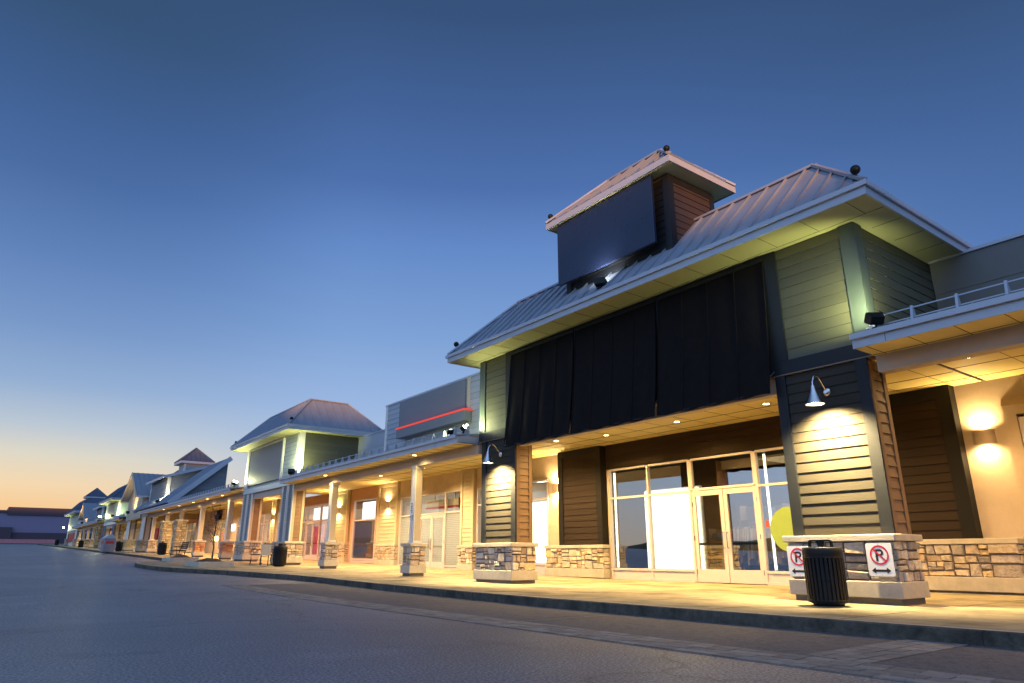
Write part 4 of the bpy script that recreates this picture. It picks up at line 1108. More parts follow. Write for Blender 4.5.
wall_pieces(ps, 15.5, [(64.4, 68, .6, 4.4), (68, 80, 3.7, 4.4), (71.5, 73, .6, 3.7), (77, 78.5, .6, 3.7), (80, 82.3, .6, 4.4)], 'stucco')
for a, b in ((68, 71.5), (73, 77), (78.5, 80)): window(ps, 15.45, [a + .05, (a + b) / 2, b - .05], [walk(a) + .3, 3.0, 3.66], kick=.3, mat='glass_clear')
room(ps, 15.65, 19, 66, 81, .9, 3.3, 'wall_pale', lamp=1300, col=(1, .78, .42), fill='mix')
mb = MB(); mb.box(12.4, 12.5, 68.0, 71.2, walk(68), 3.1, 'redp'); mb.build('red_panel', ps)
cupola(ps, 15.3, 77.5, 1.5, 6.2, 8.0, .9, 'lap_blue')
# ================================================================== MINT TOWER SHOP
qs = thing('tower_shop', (13, 87, walk(87)), 'mint tower shop with blue pillar beside the white ticket booth', 'shop')
A, B = 82.6, 91.0
tower(qs, A, B, 1.2, 'lap_mint', 'trim_pale', None, bandtrim='trim_pale', xr=18)

eaves(qs, 10.2, 16.5, A - .6, B + .6, 6.27, 6.48, 11.0, A, B); hip_roof(qs, 10.2, 16.5, A - .6, B + .6, 6.49, 1.55, 1.5, 'roof_dark')
mb = MB(); mb.box(10.93, 10.985, 84.5, 89.2, 4.4, 6.1, 'sign_grey'); mb.build('sign_board', qs)
for ya in (82.7, 89.4): tower_pillar(qs, ya, ya + 1.5, walk(ya), 3.9, 'bluep', 'bluep', 'lap_tan')
wall_pieces(qs, 15.5, [(82.3, 84, .8, 4.4), (84, 90, 3.7, 4.4), (90, 92, .8, 4.4)], 'stucco'); window(qs, 15.45, [84.05, 86, 88, 89.95], [1.7, 3.66], kick=.4, mat='glass_clear')
room(qs, 15.65, 19, 83, 91, 1.2, 3, 'wall_pale', lamp=650, col=(1, .9, .55), fill='mix'); mb = MB(); mb.box(11.25, 15.5, A, B, 4.3, 4.32, 'soffit'); mb.build('ceiling', qs)
# ================================================================== FAR CANOPY SHOP
fs = thing('canopy_shop', (13, 104, walk(104)), 'far shop with blue roofed orange gable and yellow lit canopy', 'shop')
canopy(fs, 91.1, 117, zf0=4.35, zf1=4.6, ceil=4.7, zr=5.0)
gable_front(fs, 106, 3.2, 10.7, 16, 5.3, 7.3, 'lap_tan', 'roof', z0=4.6)
gable_across(fs, 93.5, 101.5, 10.4, 13.4, 4.75, 7.0, 'lap_blue'); shed_dormer(fs, 95.5, 100.5, 11.1, 13.4, 6.3, 7.0, 4.8, 'lap_blue')
wall_pieces(fs, 15.5, [(91, 94, .9, 4.7), (94, 114, 4.0, 4.7), (99, 101, .9, 4), (107, 109, .9, 4), (114, 117, .9, 4.7)], 'stucco')
for a, b in ((94, 99), (101, 107), (109, 114)): window(fs, 15.45, [a + .05, (a + b) / 2, b - .05], [walk(a) + .3, 3.4, 3.96], kick=.3, mat='glass_clear')
room(fs, 15.65, 19, 92, 116, 1.6, 3.1, 'wall_pale', lamp=2200, col=(1, .85, .45))
pier(fs, 95, walk(95), 2.2, 4.1)
for y in (99.5, 104.5, 109, 113.5): column(fs, y, walk(y), 4.1, bw=.7, pal=PAL_PIER)
# ================================================================== FARTHEST TOWER SHOP
us = thing('tower_shop', (13, 124, walk(124)), 'mint end tower shop with cupola and red panels, farthest in the row', 'shop')
A, B = 117.2, 131
tower(us, A, B, 2.0, 'lap_mint', 'trim_pale', None, bandtrim='trim_pale', xr=20, dz=.35)
eaves(us, 10.2, 18.5, A - .6, B + .6, 6.62, 6.85, 11.0, A, B); hip_roof(us, 10.2, 18.5, A - .6, B + .6, 6.86, 1.9, 1.6, 'roof_dark')
cupola(us, 13.6, 127.6, 2.2, 7.4, 9.35, .95, 'lap_grey')
for ya in (117.4, 129.3): tower_pillar(us, ya, ya + 1.6, walk(ya), 4.25, 'trim_pale', 'trim_pale', 'lap_pale')
mb = MB()
for a in (119.4, 122.8, 126.2): mb.box(11.1, 11.2, a, a + 3.0, 2.7, 4.2, 'redp'); mb.box(11.1, 11.2, a, a + 3.0, 4.28, 4.6, 'redp')
mb.build('red_panel', us); mb = MB(); mb.box(11.2, 11.4, 119, 129.3, 2.0, 4.7, 'trim_pale'); mb.build('front_wall', us)
# ================================================================== FAR STORE, LIGHT TRAIL WALL, VERGE
wh = thing('warehouse', (-20, 215, g(215)), 'long low violet grey warehouse with dark roof band across the far end', 'warehouse')
mb = MB(); mb.box(-75, 26, 215, 260, g(215) - .5, 11.3, 'ware'); mb.build('wall', wh)
mb = MB(); mb.box(4.6, 26.3, 214.6, 260, 10.4, 12.3, 'ware_dark'); mb.box(-75.3, 4.55, 214.6, 260, 10.9, 11.5, 'ware_dark'); mb.build('roof_band', wh)
mb = MB(); mb.box(-75, 26.2, 214.7, 214.98, g(215) - .4, 6.2, 'ware_dark'); mb.box(3.5, 6.2, 213.8, 214.69, 4, 7.4, 'ware_dark'); mb.build('base_band', wh)
wl = MB(); wl.box(-80, 14, 192, 192.3, g(192) - .3, g(192) + .95, 'trail_pink'); w_ = wl.build('light_trail_wall', origin=(-30, 192, g(192)))  # added wall standing in for a car light trail
tag(w_, 'long low rosy wall added in place of a car light trail before the warehouse', 'wall')
mb = MB(); mb.face([(-90, 176, g(176) + .06), (16, 176, g(176) + .06), (16, 191, g(191) + .06), (-90, 191, g(191) + .06)], 'grassy'); mb.build('verge')['kind'] = 'structure'
bpy.data.objects['verge'].name = 'grass_ground'
# ================================================================== SIGNS
def no_parking(y, z, label):
    t = thing('parking_sign', (10.73, y, z), label, 'sign', 'no parking signs on the stone base')
    w, h = .19, .235; x = -.012
    p = MB(); pts = []
    for cx, cy, a0 in ((w - .03, h - .03, 0), (-w + .03, h - .03, 90), (-w + .03, -h + .03, 180), (w - .03, -h + .03, 270)):
        for k in range(5):
            a = R(a0 + k * 22.5); pts.append((cx + .03 * math.cos(a), cy + .03 * math.sin(a)))
    f = [(x, -a, b) for a, b in pts]; bk = [(0, -a, b) for a, b in pts]
    p.face(f[::-1], 'white'); p.face(bk, 'steel')
    for i in range(len(f)): j = (i + 1) % len(f); p.face([f[i], f[j], bk[j], bk[i]], 'white')
    p.build('plate', t, local=True)
    def ring(mb, cx, cy, r0, r1, n=40, X=-.0135, mat='red'):
        for k in range(n):
            a, b = 2 * math.pi * k / n, 2 * math.pi * (k + 1) / n
            mb.face([(X, -(cx + r0 * math.cos(a)), cy + r0 * math.sin(a)), (X, -(cx + r0 * math.cos(b)), cy + r0 * math.sin(b)), (X, -(cx + r1 * math.cos(b)), cy + r1 * math.sin(b)), (X, -(cx + r1 * math.cos(a)), cy + r1 * math.sin(a))], mat)
    def poly(mb, pts, X, mat): mb.face([(X, -a, b) for a, b in pts][::-1], mat)
    k = MB(); cy = .065; X = -.0132
    poly(k, [(-.056, cy - .085), (-.023, cy - .085), (-.023, cy + .082), (-.056, cy + .082)], X, 'ink')
    n = 14                                            # bowl of the P
    for i in range(n):
        a, b = R(-90 + 180 * i / n), R(-90 + 180 * (i + 1) / n)
        c = (.012, cy + .035); ro, ri = .050, .018
        poly(k, [(c[0] + ri * math.cos(a), c[1] + ri * math.sin(a)), (c[0] + ro * math.cos(a), c[1] + ro * math.sin(a)), (c[0] + ro * math.cos(b), c[1] + ro * math.sin(b)), (c[0] + ri * math.cos(b), c[1] + ri * math.sin(b))], X, 'ink')
    for zz in (cy - .015, cy + .053): poly(k, [(-.025, zz), (.012, zz), (.012, zz + .032), (-.025, zz + .032)], X, 'ink')
    ay = -.155
    poly(k, [(-.09, ay - .016), (.09, ay - .016), (.09, ay + .016), (-.09, ay + .016)], X, 'ink')
    for s in (-1, 1): k.face([(X, -s * .14, ay), (X, -s * .08, ay + .045), (X, -s * .08, ay - .045)], 'ink')
    k.build('lettering', t, local=True)
    r_ = MB(); ring(r_, 0, cy, .113, .138)
    d = .114 * .7071; q = .0085
    poly(r_, [(-d - q, cy + d - q), (-d + q, cy + d + q), (d + q, cy - d + q), (d - q, cy - d - q)], -.0142, 'red')
    r_.build('ban_ring', t, local=True)
    b = MB()
    for zz in (-.215, .218): b.lathe((-.013, 0, zz), [(.008, 0), (.006, .004)], 'steel', 8)
    b.build('bolt', t, local=True)
no_parking(5.21, .785, 'white no parking sign standing clear beside the black litter bin'); no_parking(6.52, .755, 'white no parking sign half hidden behind the black litter bin')
# notice on the first cream column
t = thing('column_notice', (10.905, 19.85, 2.28), 'small upright white notice with red lettering on the nearer cream column', 'notice')
mb = MB(); mb.box(-.012, 0, -.10, .10, -.22, .22, 'white'); mb.build('plate', t, local=True)
mb = MB()
for i in range(6): mb.box(-.0135, -.0121, -.05, .05 - .03 * (i % 2), .13 - i * .055, .165 - i * .055, 'ink' if i else 'red')
mb.build('lettering', t, local=True)
# decal, stickers, glowing things behind the glass
mb = MB(); n = 48
c = (15.496, 9.55, 1.44); rad = .53
f = [(c[0], c[1] + rad * math.cos(2 * math.pi * k / n), c[2] + rad * math.sin(2 * math.pi * k / n)) for k in range(n)]; b = [(q[0] + .003, q[1], q[2]) for q in f]
mb.face(f[::-1], 'lime'); mb.face(b, 'lime')
for i in range(n): j = (i + 1) % n; mb.face([f[i], f[j], b[j], b[i]], 'lime')
tag(mb.build('window_decal', origin=c), 'big round lime green decal on the shop window beside the glass doors', 'decal')
mb = MB(); mb.box(15.494, 15.497, 10.10, 10.19, 1.50, 1.66, 'orange'); tag(mb.build('window_sticker', origin=(15.495, 10.14, 1.59)), 'small orange square sticker on the window next to the lime decal', 'sticker')
t = thing('display_lightbox', (15.95, 13.65, .4), 'glowing white display panel behind the window left of the glass doors', 'display panel')
mb = MB(); mb.box(15.9, 15.96, 12.5, 14.5, .46, 2.68, 'lightbox'); mb.build('glowing_face', t); mb = MB(); mb.box(15.97, 16.05, 12.46, 14.54, .2, 2.72, 'white'); mb.build('back_panel', t)
t = thing('display_lightbox', (15.95, 19.8, .4), 'glowing white display panel in the narrow window beyond the farther dark pillar', 'display panel')
mb = MB(); mb.box(15.9, 15.96, 18.62, 20.62, .6, 2.66, 'lightbox'); mb.build('glowing_face', t); mb = MB(); mb.box(15.97, 16.05, 18.6, 20.64, .4, 2.7, 'white'); mb.build('back_panel', t)
for y, z1, lb in ((15.45, 3.3, 'thin glowing tube lamp inside the window edge next to the stone wainscot'), (10.12, 3.3, 'thin glowing tube lamp inside the window next to the doors and lime decal')):
    t = thing('tube_lamp', (15.62, y, .5), lb, 'tube lamp', 'tube lamps inside the tower shop windows')
    mb = MB(); mb.tube([(15.62, y, .5), (15.62, y, z1)], .03, 'tube', 10); mb.build('tube', t)
    mb = MB(); mb.box(15.60, 15.64, y - .04, y + .04, .42, .5, 'white'); mb.box(15.60, 15.64, y - .04, y + .04, z1, z1 + .08, 'white'); mb.build('lamp_holder', t)
t = thing('hanging_sign', (15.95, 26, 2.9), 'white box sign with red base line hung inside the frosted glass shop', 'sign')
mb = MB(); mb.box(15.75, 16.1, 24.7, 27.4, 2.86, 3.14, 'lap_sign'); mb.build('sign_face', t)

mb = MB(); mb.box(15.74, 16.11, 24.69, 27.41, 2.80, 2.858, 'red'); mb.build('red_line', t)
mb = MB(); mb.box(15.75, 16.1, 24.05, 24.69, 2.72, 3.14, 'ink'); mb.build('end_box', t)
mb = MB()
for y in (25.2, 26.9): mb.tube([(15.92, y, 3.14), (15.92, y, 3.8)], .015, 'black', 6)
mb.build('hanger', t)
t = thing('mannequin', (16.4, 32.9, .42), 'pale mannequin in white dress inside the rosy lit shop window', 'mannequin')
mb = MB(); mb.lathe((0, 0, 0), [(.17, 0), (.17, .02), (.02, .03), (.02, .75)], 'steel', 14); mb.build('stand', t, local=True)
mb = MB(); mb.lathe((0, 0, .75), [(.26, 0), (.22, .2), (.17, .45), (.12, .62), (.16, .8), (.18, .92), (.15, 1.0), (.05, 1.06), (.045, 1.12)], 'pale_glow', 18); mb.build('dress', t, local=True)  # dress glows by itself so it looks brightly lit
mb = MB(); mb.ball((0, 0, 1.98), .1, 'skin', 14); mb.build('head', t, local=True)
t = thing('display_table', (16.3, 33.6, .42), 'red display table at the mannequin feet in the rosy window', 'table')
mb = MB(); mb.box(-.3, .3, -.55, .55, .46, .52, 'redp'); mb.build('tabletop', t, local=True)
for sx in (-.25, .25):
    for sy in (-.5, .5): mb = MB(); mb.box(sx - .02, sx + .02, sy - .02, sy + .02, 0, .46, 'redp'); mb.build('leg', t, local=True)
t = thing('hanging_lantern', (13.4, 52.6, 1.95), 'glowing orange lantern under the gabled shop canopy', 'lantern')
mb = MB(); mb.ball((0, 0, 0), .16, 'bulb', 14); mb.build('globe', t, local=True); mb = MB(); mb.tube([(0, 0, .15), (0, 0, 2.44)], .012, 'black', 6); mb.build('cord', t, local=True)
mb = MB(); mb.box(15.36, 15.42, 55.6, 56.5, 2.6, 3.1, 'pale_glow'); tag(mb.build('lit_sign', origin=(15.4, 56, 2.85)), 'small glowing white sign on the gabled shop wall', 'sign')
# ================================================================== STREET FURNITURE
def bin_(x, y, label, s=1.0):
    z = walk(y); t = thing('litter_bin', (x, y, z), label, 'litter bin', 'black slatted litter bins along the walk')
    m = MB(); m.lathe((0, 0, .04), [(.235, 0), (.238, .62), (.22, .62), (.215, .03)], 'black', 28); m.build('liner', t, local=True)
    m = MB()
    for k in range(30):
        a = 2 * math.pi * k / 30; c, s_ = math.cos(a), math.sin(a); tx, ty = -s_, c
        q = []
        for r_, z_ in ((.262, .05), (.268, .68)):
            for dr, dt in ((0, -.019), (.011, -.019), (.011, .019), (0, .019)): q.append(((r_ + dr) * c + dt * tx, (r_ + dr) * s_ + dt * ty, z_))
        m.hexa(q, 'black')
    for z_, r_ in ((.06, .262), (.36, .255), (.66, .268)): m.lathe((0, 0, z_), [(r_ - .03, 0), (r_ + .012, 0), (r_ + .013, .03), (r_ - .03, .03)], 'black', 28, cap=False)
    m.build('slats', t, local=True)
    m = MB(); m.lathe((0, 0, .69), [(.275, 0), (.28, .03), (.275, .105), (.26, .115), (.19, .12), (.185, .05)], 'black', 28, cap=False); m.build('rim', t, local=True)
    m = MB()
    pts = [(-.02, -.17, .80), (-.02, -.17, .885), (-.02, -.15, .905), (-.02, .15, .905), (-.02, .17, .885), (-.02, .17, .80)]
    for a, b in zip(pts[:-1], pts[1:]): m.bar(a, b, .05, .022, 'black', up=(0, 1, .01) if abs(a[1] - b[1]) < .05 else (0, 0, 1))
    m.hexa([(-.04, -.025, .79), (0, -.025, .79), (0, .025, .79), (-.04, .025, .79), (-.04, -.06, .895), (0, -.06, .895), (0, .06, .895), (-.04, .06, .895)], 'black')
    m.build('handle_arch', t, local=True)
    m = MB(); m.lathe((0, 0, 0), [(.20, 0), (.22, .03), (.22, .05)], 'black', 24); m.build('foot', t, local=True)
    return t
b0 = bin_(10.0, 5.69, 'black slatted litter bin in front of the no parking signs')
def place_bin(x, y, label):
    c = copy_tree(b0); c.location = (x, y, walk(y)); c['label'] = label
place_bin(10.1, 29.45, 'black slatted litter bin beside the bench at the sage tower'); place_bin(10.35, 54.4, 'black slatted litter bin between the two tan stone piers')
place_bin(10.0, 70.8, 'black slatted litter bin in front of the porch shop pillars'); place_bin(10.1, 101, 'black slatted litter bin by the far canopy columns'); place_bin(10.0, 133, 'black slatted litter bin at the very end of the row')
def bench(x, y, label, slat='wood', back=True):
    t = thing('street_bench', (x, y, walk(y)), label, 'bench')
    m = MB()
    for i in range(5): m.box(-.24 + i * .1, -.16 + i * .1, -.8, .8, .43, .46, slat)
    m.build('seat', t, local=True)
    m = MB()
    for i in range(4): m.hexa([(.27 + i * .02, -.8, .52 + i * .1), (.295 + i * .02, -.8, .52 + i * .1), (.295 + i * .02, .8, .52 + i * .1), (.27 + i * .02, .8, .52 + i * .1), (.285 + i * .02, -.8, .6 + i * .1), (.31 + i * .02, -.8, .6 + i * .1), (.31 + i * .02, .8, .6 + i * .1), (.285 + i * .02, .8, .6 + i * .1)], slat)
    m.build('backrest', t, local=True)
    for s in (-.68, .68):
        m = MB(); m.tube([(-.24, s, 0), (-.2, s, .22), (-.22, s, .42), (.26, s, .42), (.3, s, .6), (.37, s, .93)], .022, 'black', 8); m.tube([(.28, s, 0), (.2, s, .2), (.24, s, .42)], .022, 'black', 8)
        m.tube([(-.22, s, .42), (-.24, s, .62), (.0, s, .66), (.3, s, .62)], .018, 'black', 8); m.build('iron_frame', t, local=True)
    return t
bench(10.0, 31.6, 'wooden slatted bench with iron frame standing beside the sage tower pillar')
t = thing('advert_panel', (9.85, 30.55, walk(30.5)), 'small pale panel on two legs between the bench and the litter bin', 'panel')
mb = MB(); mb.box(-.2, .2, -.02, .02, .42, .86, 'panel_blue'); mb.build('face', t, local=True); mb = MB(); mb.tube([(-.15, .03, 0), (-.15, .03, .8)], .018, 'black', 8); mb.build('leg', t, local=True); mb = MB(); mb.tube([(.15, .03, 0), (.15, .03, .8)], .018, 'black', 8); mb.build('leg', t, local=True)

bench(9.0, 43.0, 'black metal bench behind the farther planter', 'black')
# planters and a small tree
def planter(x0, x1, y0, y1, label):
    zb = walk(y0) ; t = thing('planter', ((x0 + x1) / 2, (y0 + y1) / 2, zb), label, 'planter')
    m = MB(); w = .14; h = .20
    for a, b, c, d in ((x0, x0 + w, y0, y1), (x1 - w, x1, y0, y1), (x0 + w, x1 - w, y0, y0 + w), (x0 + w, x1 - w, y1 - w, y1)): m.box(a, b, c, d, zb - .08, zb + h, 'cast')
    m.build('kerb_ring', t, bevel=.012)
    m = MB(); k = 8
    for i in range(k):
        for j in range(k):
            X = lambda q: x0 + w + (x1 - x0 - 2 * w) * q / k; Y = lambda q: y0 + w + (y1 - y0 - 2 * w) * q / k
            Z = lambda a, b: zb + h - .03 + .16 * math.sin(math.pi * a / k) * math.sin(math.pi * b / k) + .02 * math.sin(a * 5 + b * 3)
            m.face([(X(i), Y(j), Z(i, j)), (X(i + 1), Y(j), Z(i + 1, j)), (X(i + 1), Y(j + 1), Z(i + 1, j + 1)), (X(i), Y(j + 1), Z(i, j + 1))], 'mulch', True)
    m.build('mulch_bed', t)
    return t
planter(6.95, 8.3, 29.4, 31.6, 'low concrete planter with bark mulch around a young tree'); planter(7.4, 8.65, 36.6, 38.6, 'low concrete planter of bare mulch, farther along the walk')
t = thing('young_tree', (7.7, 30.5, walk(30) + .25), 'thin young tree with sparse dark red leaves growing in the planter', 'tree')
m = MB(); lv = MB(); r2 = random.Random(5)
m.tube([(0, 0, -.1), (.02, .01, .7), (-.02, .03, 1.4), (.03, 0, 2.2), (.0, .02, 2.9)], [.05, .042, .034, .022, .008], 'bark', 8)
for i in range(16):
    z = .8 + 1.9 * i / 16; a = r2.uniform(0, 6.28); L = r2.uniform(.5, .95) * (1 - .4 * i / 16)
    p0 = Vector((0, .02, z)); p1 = p0 + Vector((math.cos(a) * L * .5, math.sin(a) * L * .5, L * .5)); p2 = p0 + Vector((math.cos(a) * L * .7, math.sin(a) * L * .7, L * 1.05))
    m.tube([p0, p1, p2], [.016, .011, .004], 'bark', 6)
    for k in range(15):
        q = p0.lerp(p1, r2.random()) if r2.random() < .3 else p1.lerp(p2, r2.random())
        q = q + Vector([r2.gauss(0, .07) for _ in range(3)]); d = Vector([r2.gauss(0, 1) for _ in range(3)]).normalized() * .045; e = d.cross(Vector([r2.gauss(0, 1) for _ in range(3)])).normalized() * .022
        lv.face([q - d, q - e, q + d, q + e], 'leaf')
m.v = [tuple(c * .68 for c in q) for q in m.v]; lv.v = [tuple(c * .68 for c in q) for q in lv.v]
m.build('trunk', t, local=True); lv.build('crown', t, local=True)
t = thing('ticket_booth', (8.75, 68, walk(68)), 'white box booth with pitched top standing on the walk before the mint tower', 'booth')
mb = MB(); mb.box(-.42, .42, -.9, .9, 0, 1.05, 'boothp'); mb.build('body', t, local=True)
mb = MB(); mb.hexa([(-.47, -.95, 1.052), (.47, -.95, 1.052), (.47, .95, 1.052), (-.47, .95, 1.052), (-.1, -.95, 1.38), (.1, -.95, 1.38), (.1, .95, 1.38), (-.1, .95, 1.38)], 'fascia'); mb.build('roof', t, local=True)
mb = MB(); mb.box(-.3, .3, -.905, -.901, .62, .84, 'redp'); mb.box(-.425, -.4215, -.6, .6, .62, .84, 'redp'); mb.build('red_band', t, local=True)
# ================================================================== LAMPS
GL = 'recessed lights under the shop canopies'
for x, y, lb, pw in ((13.9, 8.8, 'recessed amber light in the tower shop ceiling in front of the lime decal', 300), (14.0, 11.5, 'recessed amber light in the tower shop ceiling before the glass doors', 300),
                 (14.0, 14.1, 'recessed amber light in the tower shop ceiling above the glowing white panel', 300), (13.5, 15.75, 'recessed amber light next to the farther dark pillar top', 240),
                 (12.4, 10.2, 'recessed amber light hidden behind the middle awning', 260), (12.4, 13.2, 'recessed amber light hidden behind the farthest awning', 260), (12.4, 7.4, 'recessed amber light hidden behind the nearest awning', 200)):
    downlight(x, y, 4.165, lb, GL, pw)
for y, lb in ((4.42, 'recessed amber light in the stucco shop ceiling nearest the dark pillar'), (2.2, 'recessed amber light in the stucco shop ceiling near the frame edge'), (-.6, 'recessed amber light in the stucco shop ceiling behind the frame edge')):
    downlight(13.3, y, 4.165, lb, GL, 190, (1, .60, .22))
for x, y, lb in ((13.5, 17.5, 'recessed light next to the tower wall in the parapet shop ceiling'), (12.43, 21.95, 'recessed light behind the first cream column'), (13.7, 24.15, 'recessed light above the frosted glass door window'), (13.6, 27.7, 'recessed light between the two cream columns'), (12.43, 29.46, 'recessed light behind the second cream column')):
    downlight(x, y, 4.165, lb, GL, 480, (1, .68, .30))
for y, lb in ((19.2, 'small light in the outer soffit above the first cream column'), (26.4, 'small light in the outer soffit above the second cream column')):
    downlight(10.56, y, 3.865, lb, GL, 50, (1, .72, .3))
for x, y, lb in ((13.5, 33.0, 'recessed light under the sage tower near the mannequin window'), (13.0, 36.3, 'recessed light under the sage tower before the olive siding')):
    downlight(x, y, 4.165, lb, GL, 420, (1, .50, .19))
for i, y in enumerate((41.5, 45.0, 49.5, 55.0, 60.0)):
    downlight(12.8, y, 4.395, ['recessed light above the first orange stone column', 'recessed light between the orange stone columns', 'recessed light before the nearer tan pier', 'recessed light between the tan stone piers', 'recessed light beyond the tan stone piers'][i], GL, 560, (1, .58, .22))
for i, y in enumerate((41.3, 44.5, 48, 52, 57)):
    downlight(10.56, y, 4.055, ['small soffit light above the young tree', 'small soffit light between orange columns', 'small soffit light beyond the second orange column', 'small soffit light above the nearer tan pier', 'small soffit light above the farther tan pier'][i], GL, 40, (1, .66, .28))
for i, (y, z) in enumerate(((70, 4.39), (79, 4.37), (86.5, 4.29), (96, 4.69), (104, 4.69), (112, 4.69))):
    downlight(13, y, z, ['recessed light behind the pointed porch gable', 'recessed light near the ticket booth', 'recessed light below the blue pillared mint tower', 'recessed light near the far stone pier', 'recessed light below the orange far gable', 'recessed light next to the end tower'][i], GL, 420, (1, .74, .34))
GS = 'half round wall sconces'
sconce(15.49, 5.13, 2.93, 'half round sconce on the beige stucco next to the dark siding panel', GS, 46)
sconce(15.49, 18.1, 2.9, 'half round sconce between the dark siding panel and the glowing narrow window', GS, 60)
sconce(15.34, 30.4, 3.0, 'half round sconce on tan siding between frosted doors and mannequin window', GS, 50)
sconce(15.3, 36.05, 3.0, 'half round sconce on the olive siding under the sage tower', GS, 60, (1, .85, .4))
sconce(15.36, 46.85, 3.1, 'half round sconce on siding behind the second orange column', GS, 50); sconce(15.36, 51.3, 3.1, 'half round sconce on siding before the nearer tan pier', GS, 60)
GN = 'steel gooseneck lamps on the dark pillars'
gooseneck(10.965, 5.79, 3.47, 'steel gooseneck lamp on the dark pillar above the no parking signs', GN, 75)
gooseneck(10.965, 15.12, 3.47, 'steel gooseneck lamp on the dark pillar beside the first cream column', GN, 75)
GF = 'floodlights on the canopy edges'
flood(10.52, 4.62, 4.2, (11.1, 5.35, 5.0), 'black floodlight on the stucco shop canopy beside the tower corner', GF, 70, angle=100, sz=.85)
flood(10.6, 16.45, 4.2, (11.15, 15.7, 5.0), 'black floodlight on the parapet shop canopy against the dark tower', GF, 90, angle=125, sz=.7)
flood(10.6, 17.15, 4.2, (12.9, 19.5, 5.4), 'bright floodlight aimed at the grey sign parapet', GF, 60, angle=120, sz=.7)
flood(10.38, 10.45, 6.68, (10.6, 10.55, 7.4), 'small floodlight on the hip roof below the cupola sign board', GF, 16, (.85, .9, 1), angle=130, sz=.9)
flood(10.55, 30.35, 4.2, (11.1, 31.1, 5.5), 'black floodlight on the canopy corner at the sage tower', GF, 75, angle=125)
flood(10.6, 39.3, 4.42, (11.1, 38.4, 5.6), 'bright floodlight on the gabled shop canopy against the sage tower', GF, 90, angle=130)
flood(10.5, 59.3, 4.6, (11.2, 60.3, 5.8), 'floodlight below the shed dormer of the gabled shop', GF, 60, (1, .85, .5), angle=130)
flood(10.2, 70.6, 4.3, (10.6, 71.5, 6.9), 'floodlight on the porch shop below its pointed gable', GF, 110, (1, .60, .25), angle=130)
flood(10.5, 82.0, 4.5, (11.0, 83.2, 5.6), 'floodlight on the canopy beside the mint tower', GF, 60, angle=130)
flood(10.5, 92.0, 4.8, (11.0, 90.6, 5.6), 'floodlight on the far canopy behind the mint tower', GF, 70, angle=130)
flood(10.4, 132.0, 4.8, (11.0, 130, 5.6), 'floodlight at the far end of the last tower', GF, 60, angle=130)
flood(10.2, 105.3, 4.62, (10.5, 106.1, 6.6), 'floodlight below the far orange gable', GF, 130, (1, .58, .22), angle=130)

# ================================================================== SKY, SUN, CAMERA
w = bpy.data.worlds.new('World'); SC.world = w; w.use_nodes = True
nt = w.node_tree; N = nt.nodes; L = nt.links
bg = N['Background']
sk = N.new('ShaderNodeTexSky'); sk.sky_type = 'NISHITA'; sk.sun_disc = False
sk.sun_elevation = SUN_EL; sk.sun_rotation = SUN_AZ % (2 * math.pi); sk.ozone_density = 4.0
tc = N.new('ShaderNodeTexCoord'); nz = N.new('ShaderNodeVectorMath'); nz.operation = 'NORMALIZE'; L.new(tc.outputs['Generated'], nz.inputs[0])
sx = N.new('ShaderNodeSeparateXYZ'); L.new(nz.outputs[0], sx.inputs[0])
def ramp(stops):
    r = N.new('ShaderNodeValToRGB'); e = r.color_ramp.elements
    while len(e) < len(stops): e.new(.5)
    for k, (p, c) in zip(e, stops): k.position = p; k.color = (*c, 1)
    L.new(sx.outputs['Z'], r.inputs[0]); return r
dusk = ramp([(0, srgb(214, 196, 178)), (.05, srgb(206, 204, 204)), (.10, srgb(190, 205, 224)), (.20, srgb(158, 186, 227)), (.30, srgb(128, 164, 215)), (.42, srgb(102, 140, 201)), (.50, srgb(79, 114, 174)), (.58, srgb(68, 100, 154)), (.68, srgb(56, 83, 124)), (1, srgb(45, 68, 98))])
dim = ramp([(0, srgb(190, 180, 175)), (.1, srgb(150, 172, 204)), (.2, srgb(112, 148, 202)), (.30, srgb(90, 127, 188)), (.41, srgb(77, 111, 167)), (.50, srgb(67, 99, 150)), (.60, srgb(57, 84, 124)), (1, srgb(42, 62, 90))])
glow = ramp([(0, srgb(236, 146, 92)), (.025, srgb(248, 178, 112)), (.05, srgb(252, 205, 148)), (.08, srgb(249, 219, 176)), (.115, srgb(226, 219, 200)), (.15, srgb(190, 202, 214)), (.2, srgb(150, 177, 212)), (.27, srgb(121, 153, 201)), (.35, srgb(97, 132, 187)), (.44, srgb(75, 109, 164)), (.52, srgb(64, 96, 145)), (.60, srgb(56, 84, 120)), (1, srgb(43, 64, 96))])
ga = R(-8)                                            # azimuth of the twilight glow
dt = N.new('ShaderNodeVectorMath'); dt.operation = 'DOT_PRODUCT'; dt.inputs[1].default_value = (math.sin(ga), math.cos(ga), 0)
fl = N.new('ShaderNodeVectorMath'); fl.operation = 'MULTIPLY'; fl.inputs[1].default_value = (1, 1, 0); L.new(nz.outputs[0], fl.inputs[0])
fn = N.new('ShaderNodeVectorMath'); fn.operation = 'NORMALIZE'; L.new(fl.outputs[0], fn.inputs[0]); L.new(fn.outputs[0], dt.inputs[0])
mr = N.new('ShaderNodeMapRange'); mr.interpolation_type = 'SMOOTHSTEP'; mr.inputs[1].default_value = .85; mr.inputs[2].default_value = .995; L.new(dt.outputs['Value'], mr.inputs[0])
mx = N.new('ShaderNodeMix'); mx.data_type = 'RGBA'; L.new(mr.outputs[0], mx.inputs['Factor']); mrd = N.new('ShaderNodeMapRange'); mrd.interpolation_type = 'SMOOTHSTEP'; mrd.inputs[1].default_value = .02; mrd.inputs[2].default_value = .62; L.new(dt.outputs['Value'], mrd.inputs[0])
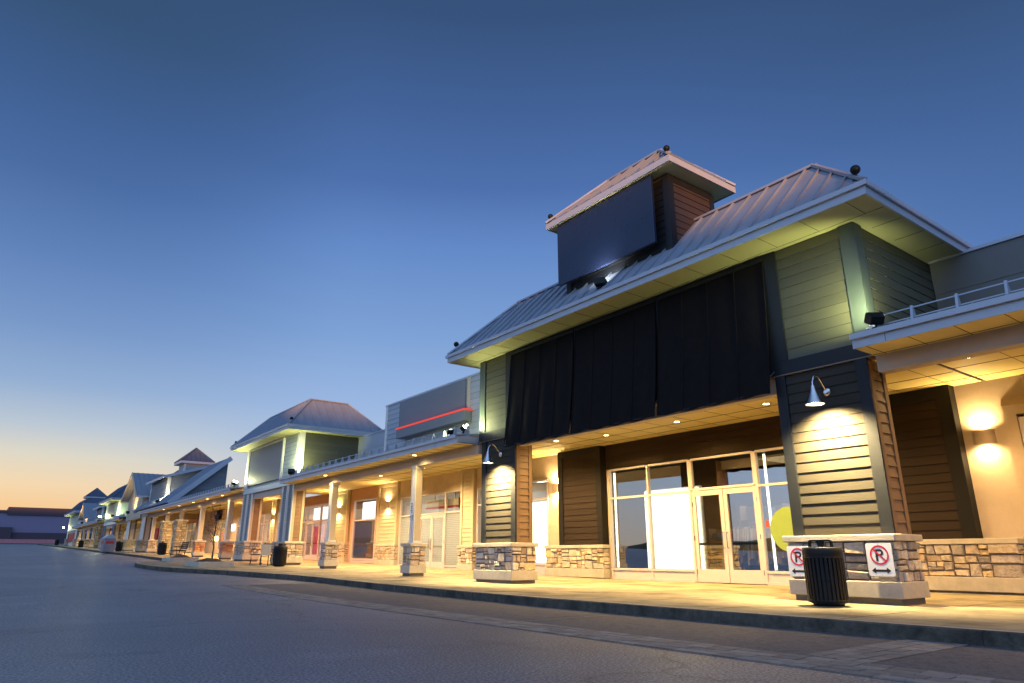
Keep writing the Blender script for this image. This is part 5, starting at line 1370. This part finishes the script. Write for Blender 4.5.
mxd = N.new('ShaderNodeMix'); mxd.data_type = 'RGBA'; L.new(mrd.outputs[0], mxd.inputs['Factor']); L.new(dim.outputs[0], mxd.inputs['A']); L.new(dusk.outputs[0], mxd.inputs['B'])
L.new(mxd.outputs['Result'], mx.inputs['A']); L.new(glow.outputs[0], mx.inputs['B'])
sc1 = N.new('ShaderNodeVectorMath'); sc1.operation = 'SCALE'; sc1.inputs['Scale'].default_value = .97 / .10; L.new(mx.outputs['Result'], sc1.inputs[0])
sc2 = N.new('ShaderNodeVectorMath'); sc2.operation = 'MULTIPLY'; sc2.inputs[1].default_value = (.05, .06, .10); L.new(sk.outputs[0], sc2.inputs[0])
ad = N.new('ShaderNodeVectorMath'); ad.operation = 'ADD'; L.new(sc1.outputs[0], ad.inputs[0]); L.new(sc2.outputs[0], ad.inputs[1])
d2 = N.new('ShaderNodeVectorMath'); d2.operation = 'DOT_PRODUCT'; d2.inputs[1].default_value = (math.sin(R(-125)), math.cos(R(-125)), .35); L.new(nz.outputs[0], d2.inputs[0])
m2 = N.new('ShaderNodeMapRange'); m2.interpolation_type = 'SMOOTHSTEP'; m2.inputs[1].default_value = .1; m2.inputs[2].default_value = 1.0; m2.inputs[3].default_value = 0; m2.inputs[4].default_value = 11.0; L.new(d2.outputs['Value'], m2.inputs[0])
sc3 = N.new('ShaderNodeVectorMath'); sc3.operation = 'SCALE'; sc3.inputs[0].default_value = (.38, .58, 1.0); L.new(m2.outputs[0], sc3.inputs['Scale'])
ad2 = N.new('ShaderNodeVectorMath'); ad2.operation = 'ADD'; L.new(ad.outputs[0], ad2.inputs[0]); L.new(sc3.outputs[0], ad2.inputs[1])
L.new(ad2.outputs[0], bg.inputs[0]); bg.inputs[1].default_value = .10
sl = bpy.data.lights.new('sun', 'SUN'); sl.energy = 5.0; sl.color = (1, .42, .09); sl.angle = R(.5)
so = bpy.data.objects.new('sun', sl); COL.objects.link(so)
sd = Vector((math.sin(SUN_AZ) * math.cos(SUN_EL), math.cos(SUN_AZ) * math.cos(SUN_EL), math.sin(SUN_EL)))
so.rotation_euler = sd.to_track_quat('Z', 'Y').to_euler(); so.location = (-20, -20, 40)

cam = bpy.data.cameras.new('camera'); co = bpy.data.objects.new('camera', cam); COL.objects.link(co); SC.camera = co
cam.sensor_width = 36; cam.lens = 24.0; cam.clip_end = 3000; cam.clip_start = .05
co.location = (0, 0, .85); co.rotation_euler = (R(90 + 17.366), 0, R(-36.897))
vs = SC.view_settings; vs.view_transform = 'Standard'; vs.look = 'None'; vs.exposure = 0; vs.gamma = 1; vs.use_curve_mapping = False
cy = SC.cycles; cy.max_bounces = 6; cy.diffuse_bounces = 3; cy.glossy_bounces = 4; cy.transparent_max_bounces = 12; cy.sample_clamp_indirect = 4; cy.use_denoising = True
cy.caustics_reflective = False; cy.caustics_refractive = False; cy.use_light_tree = True; cy.blur_glossy = .5
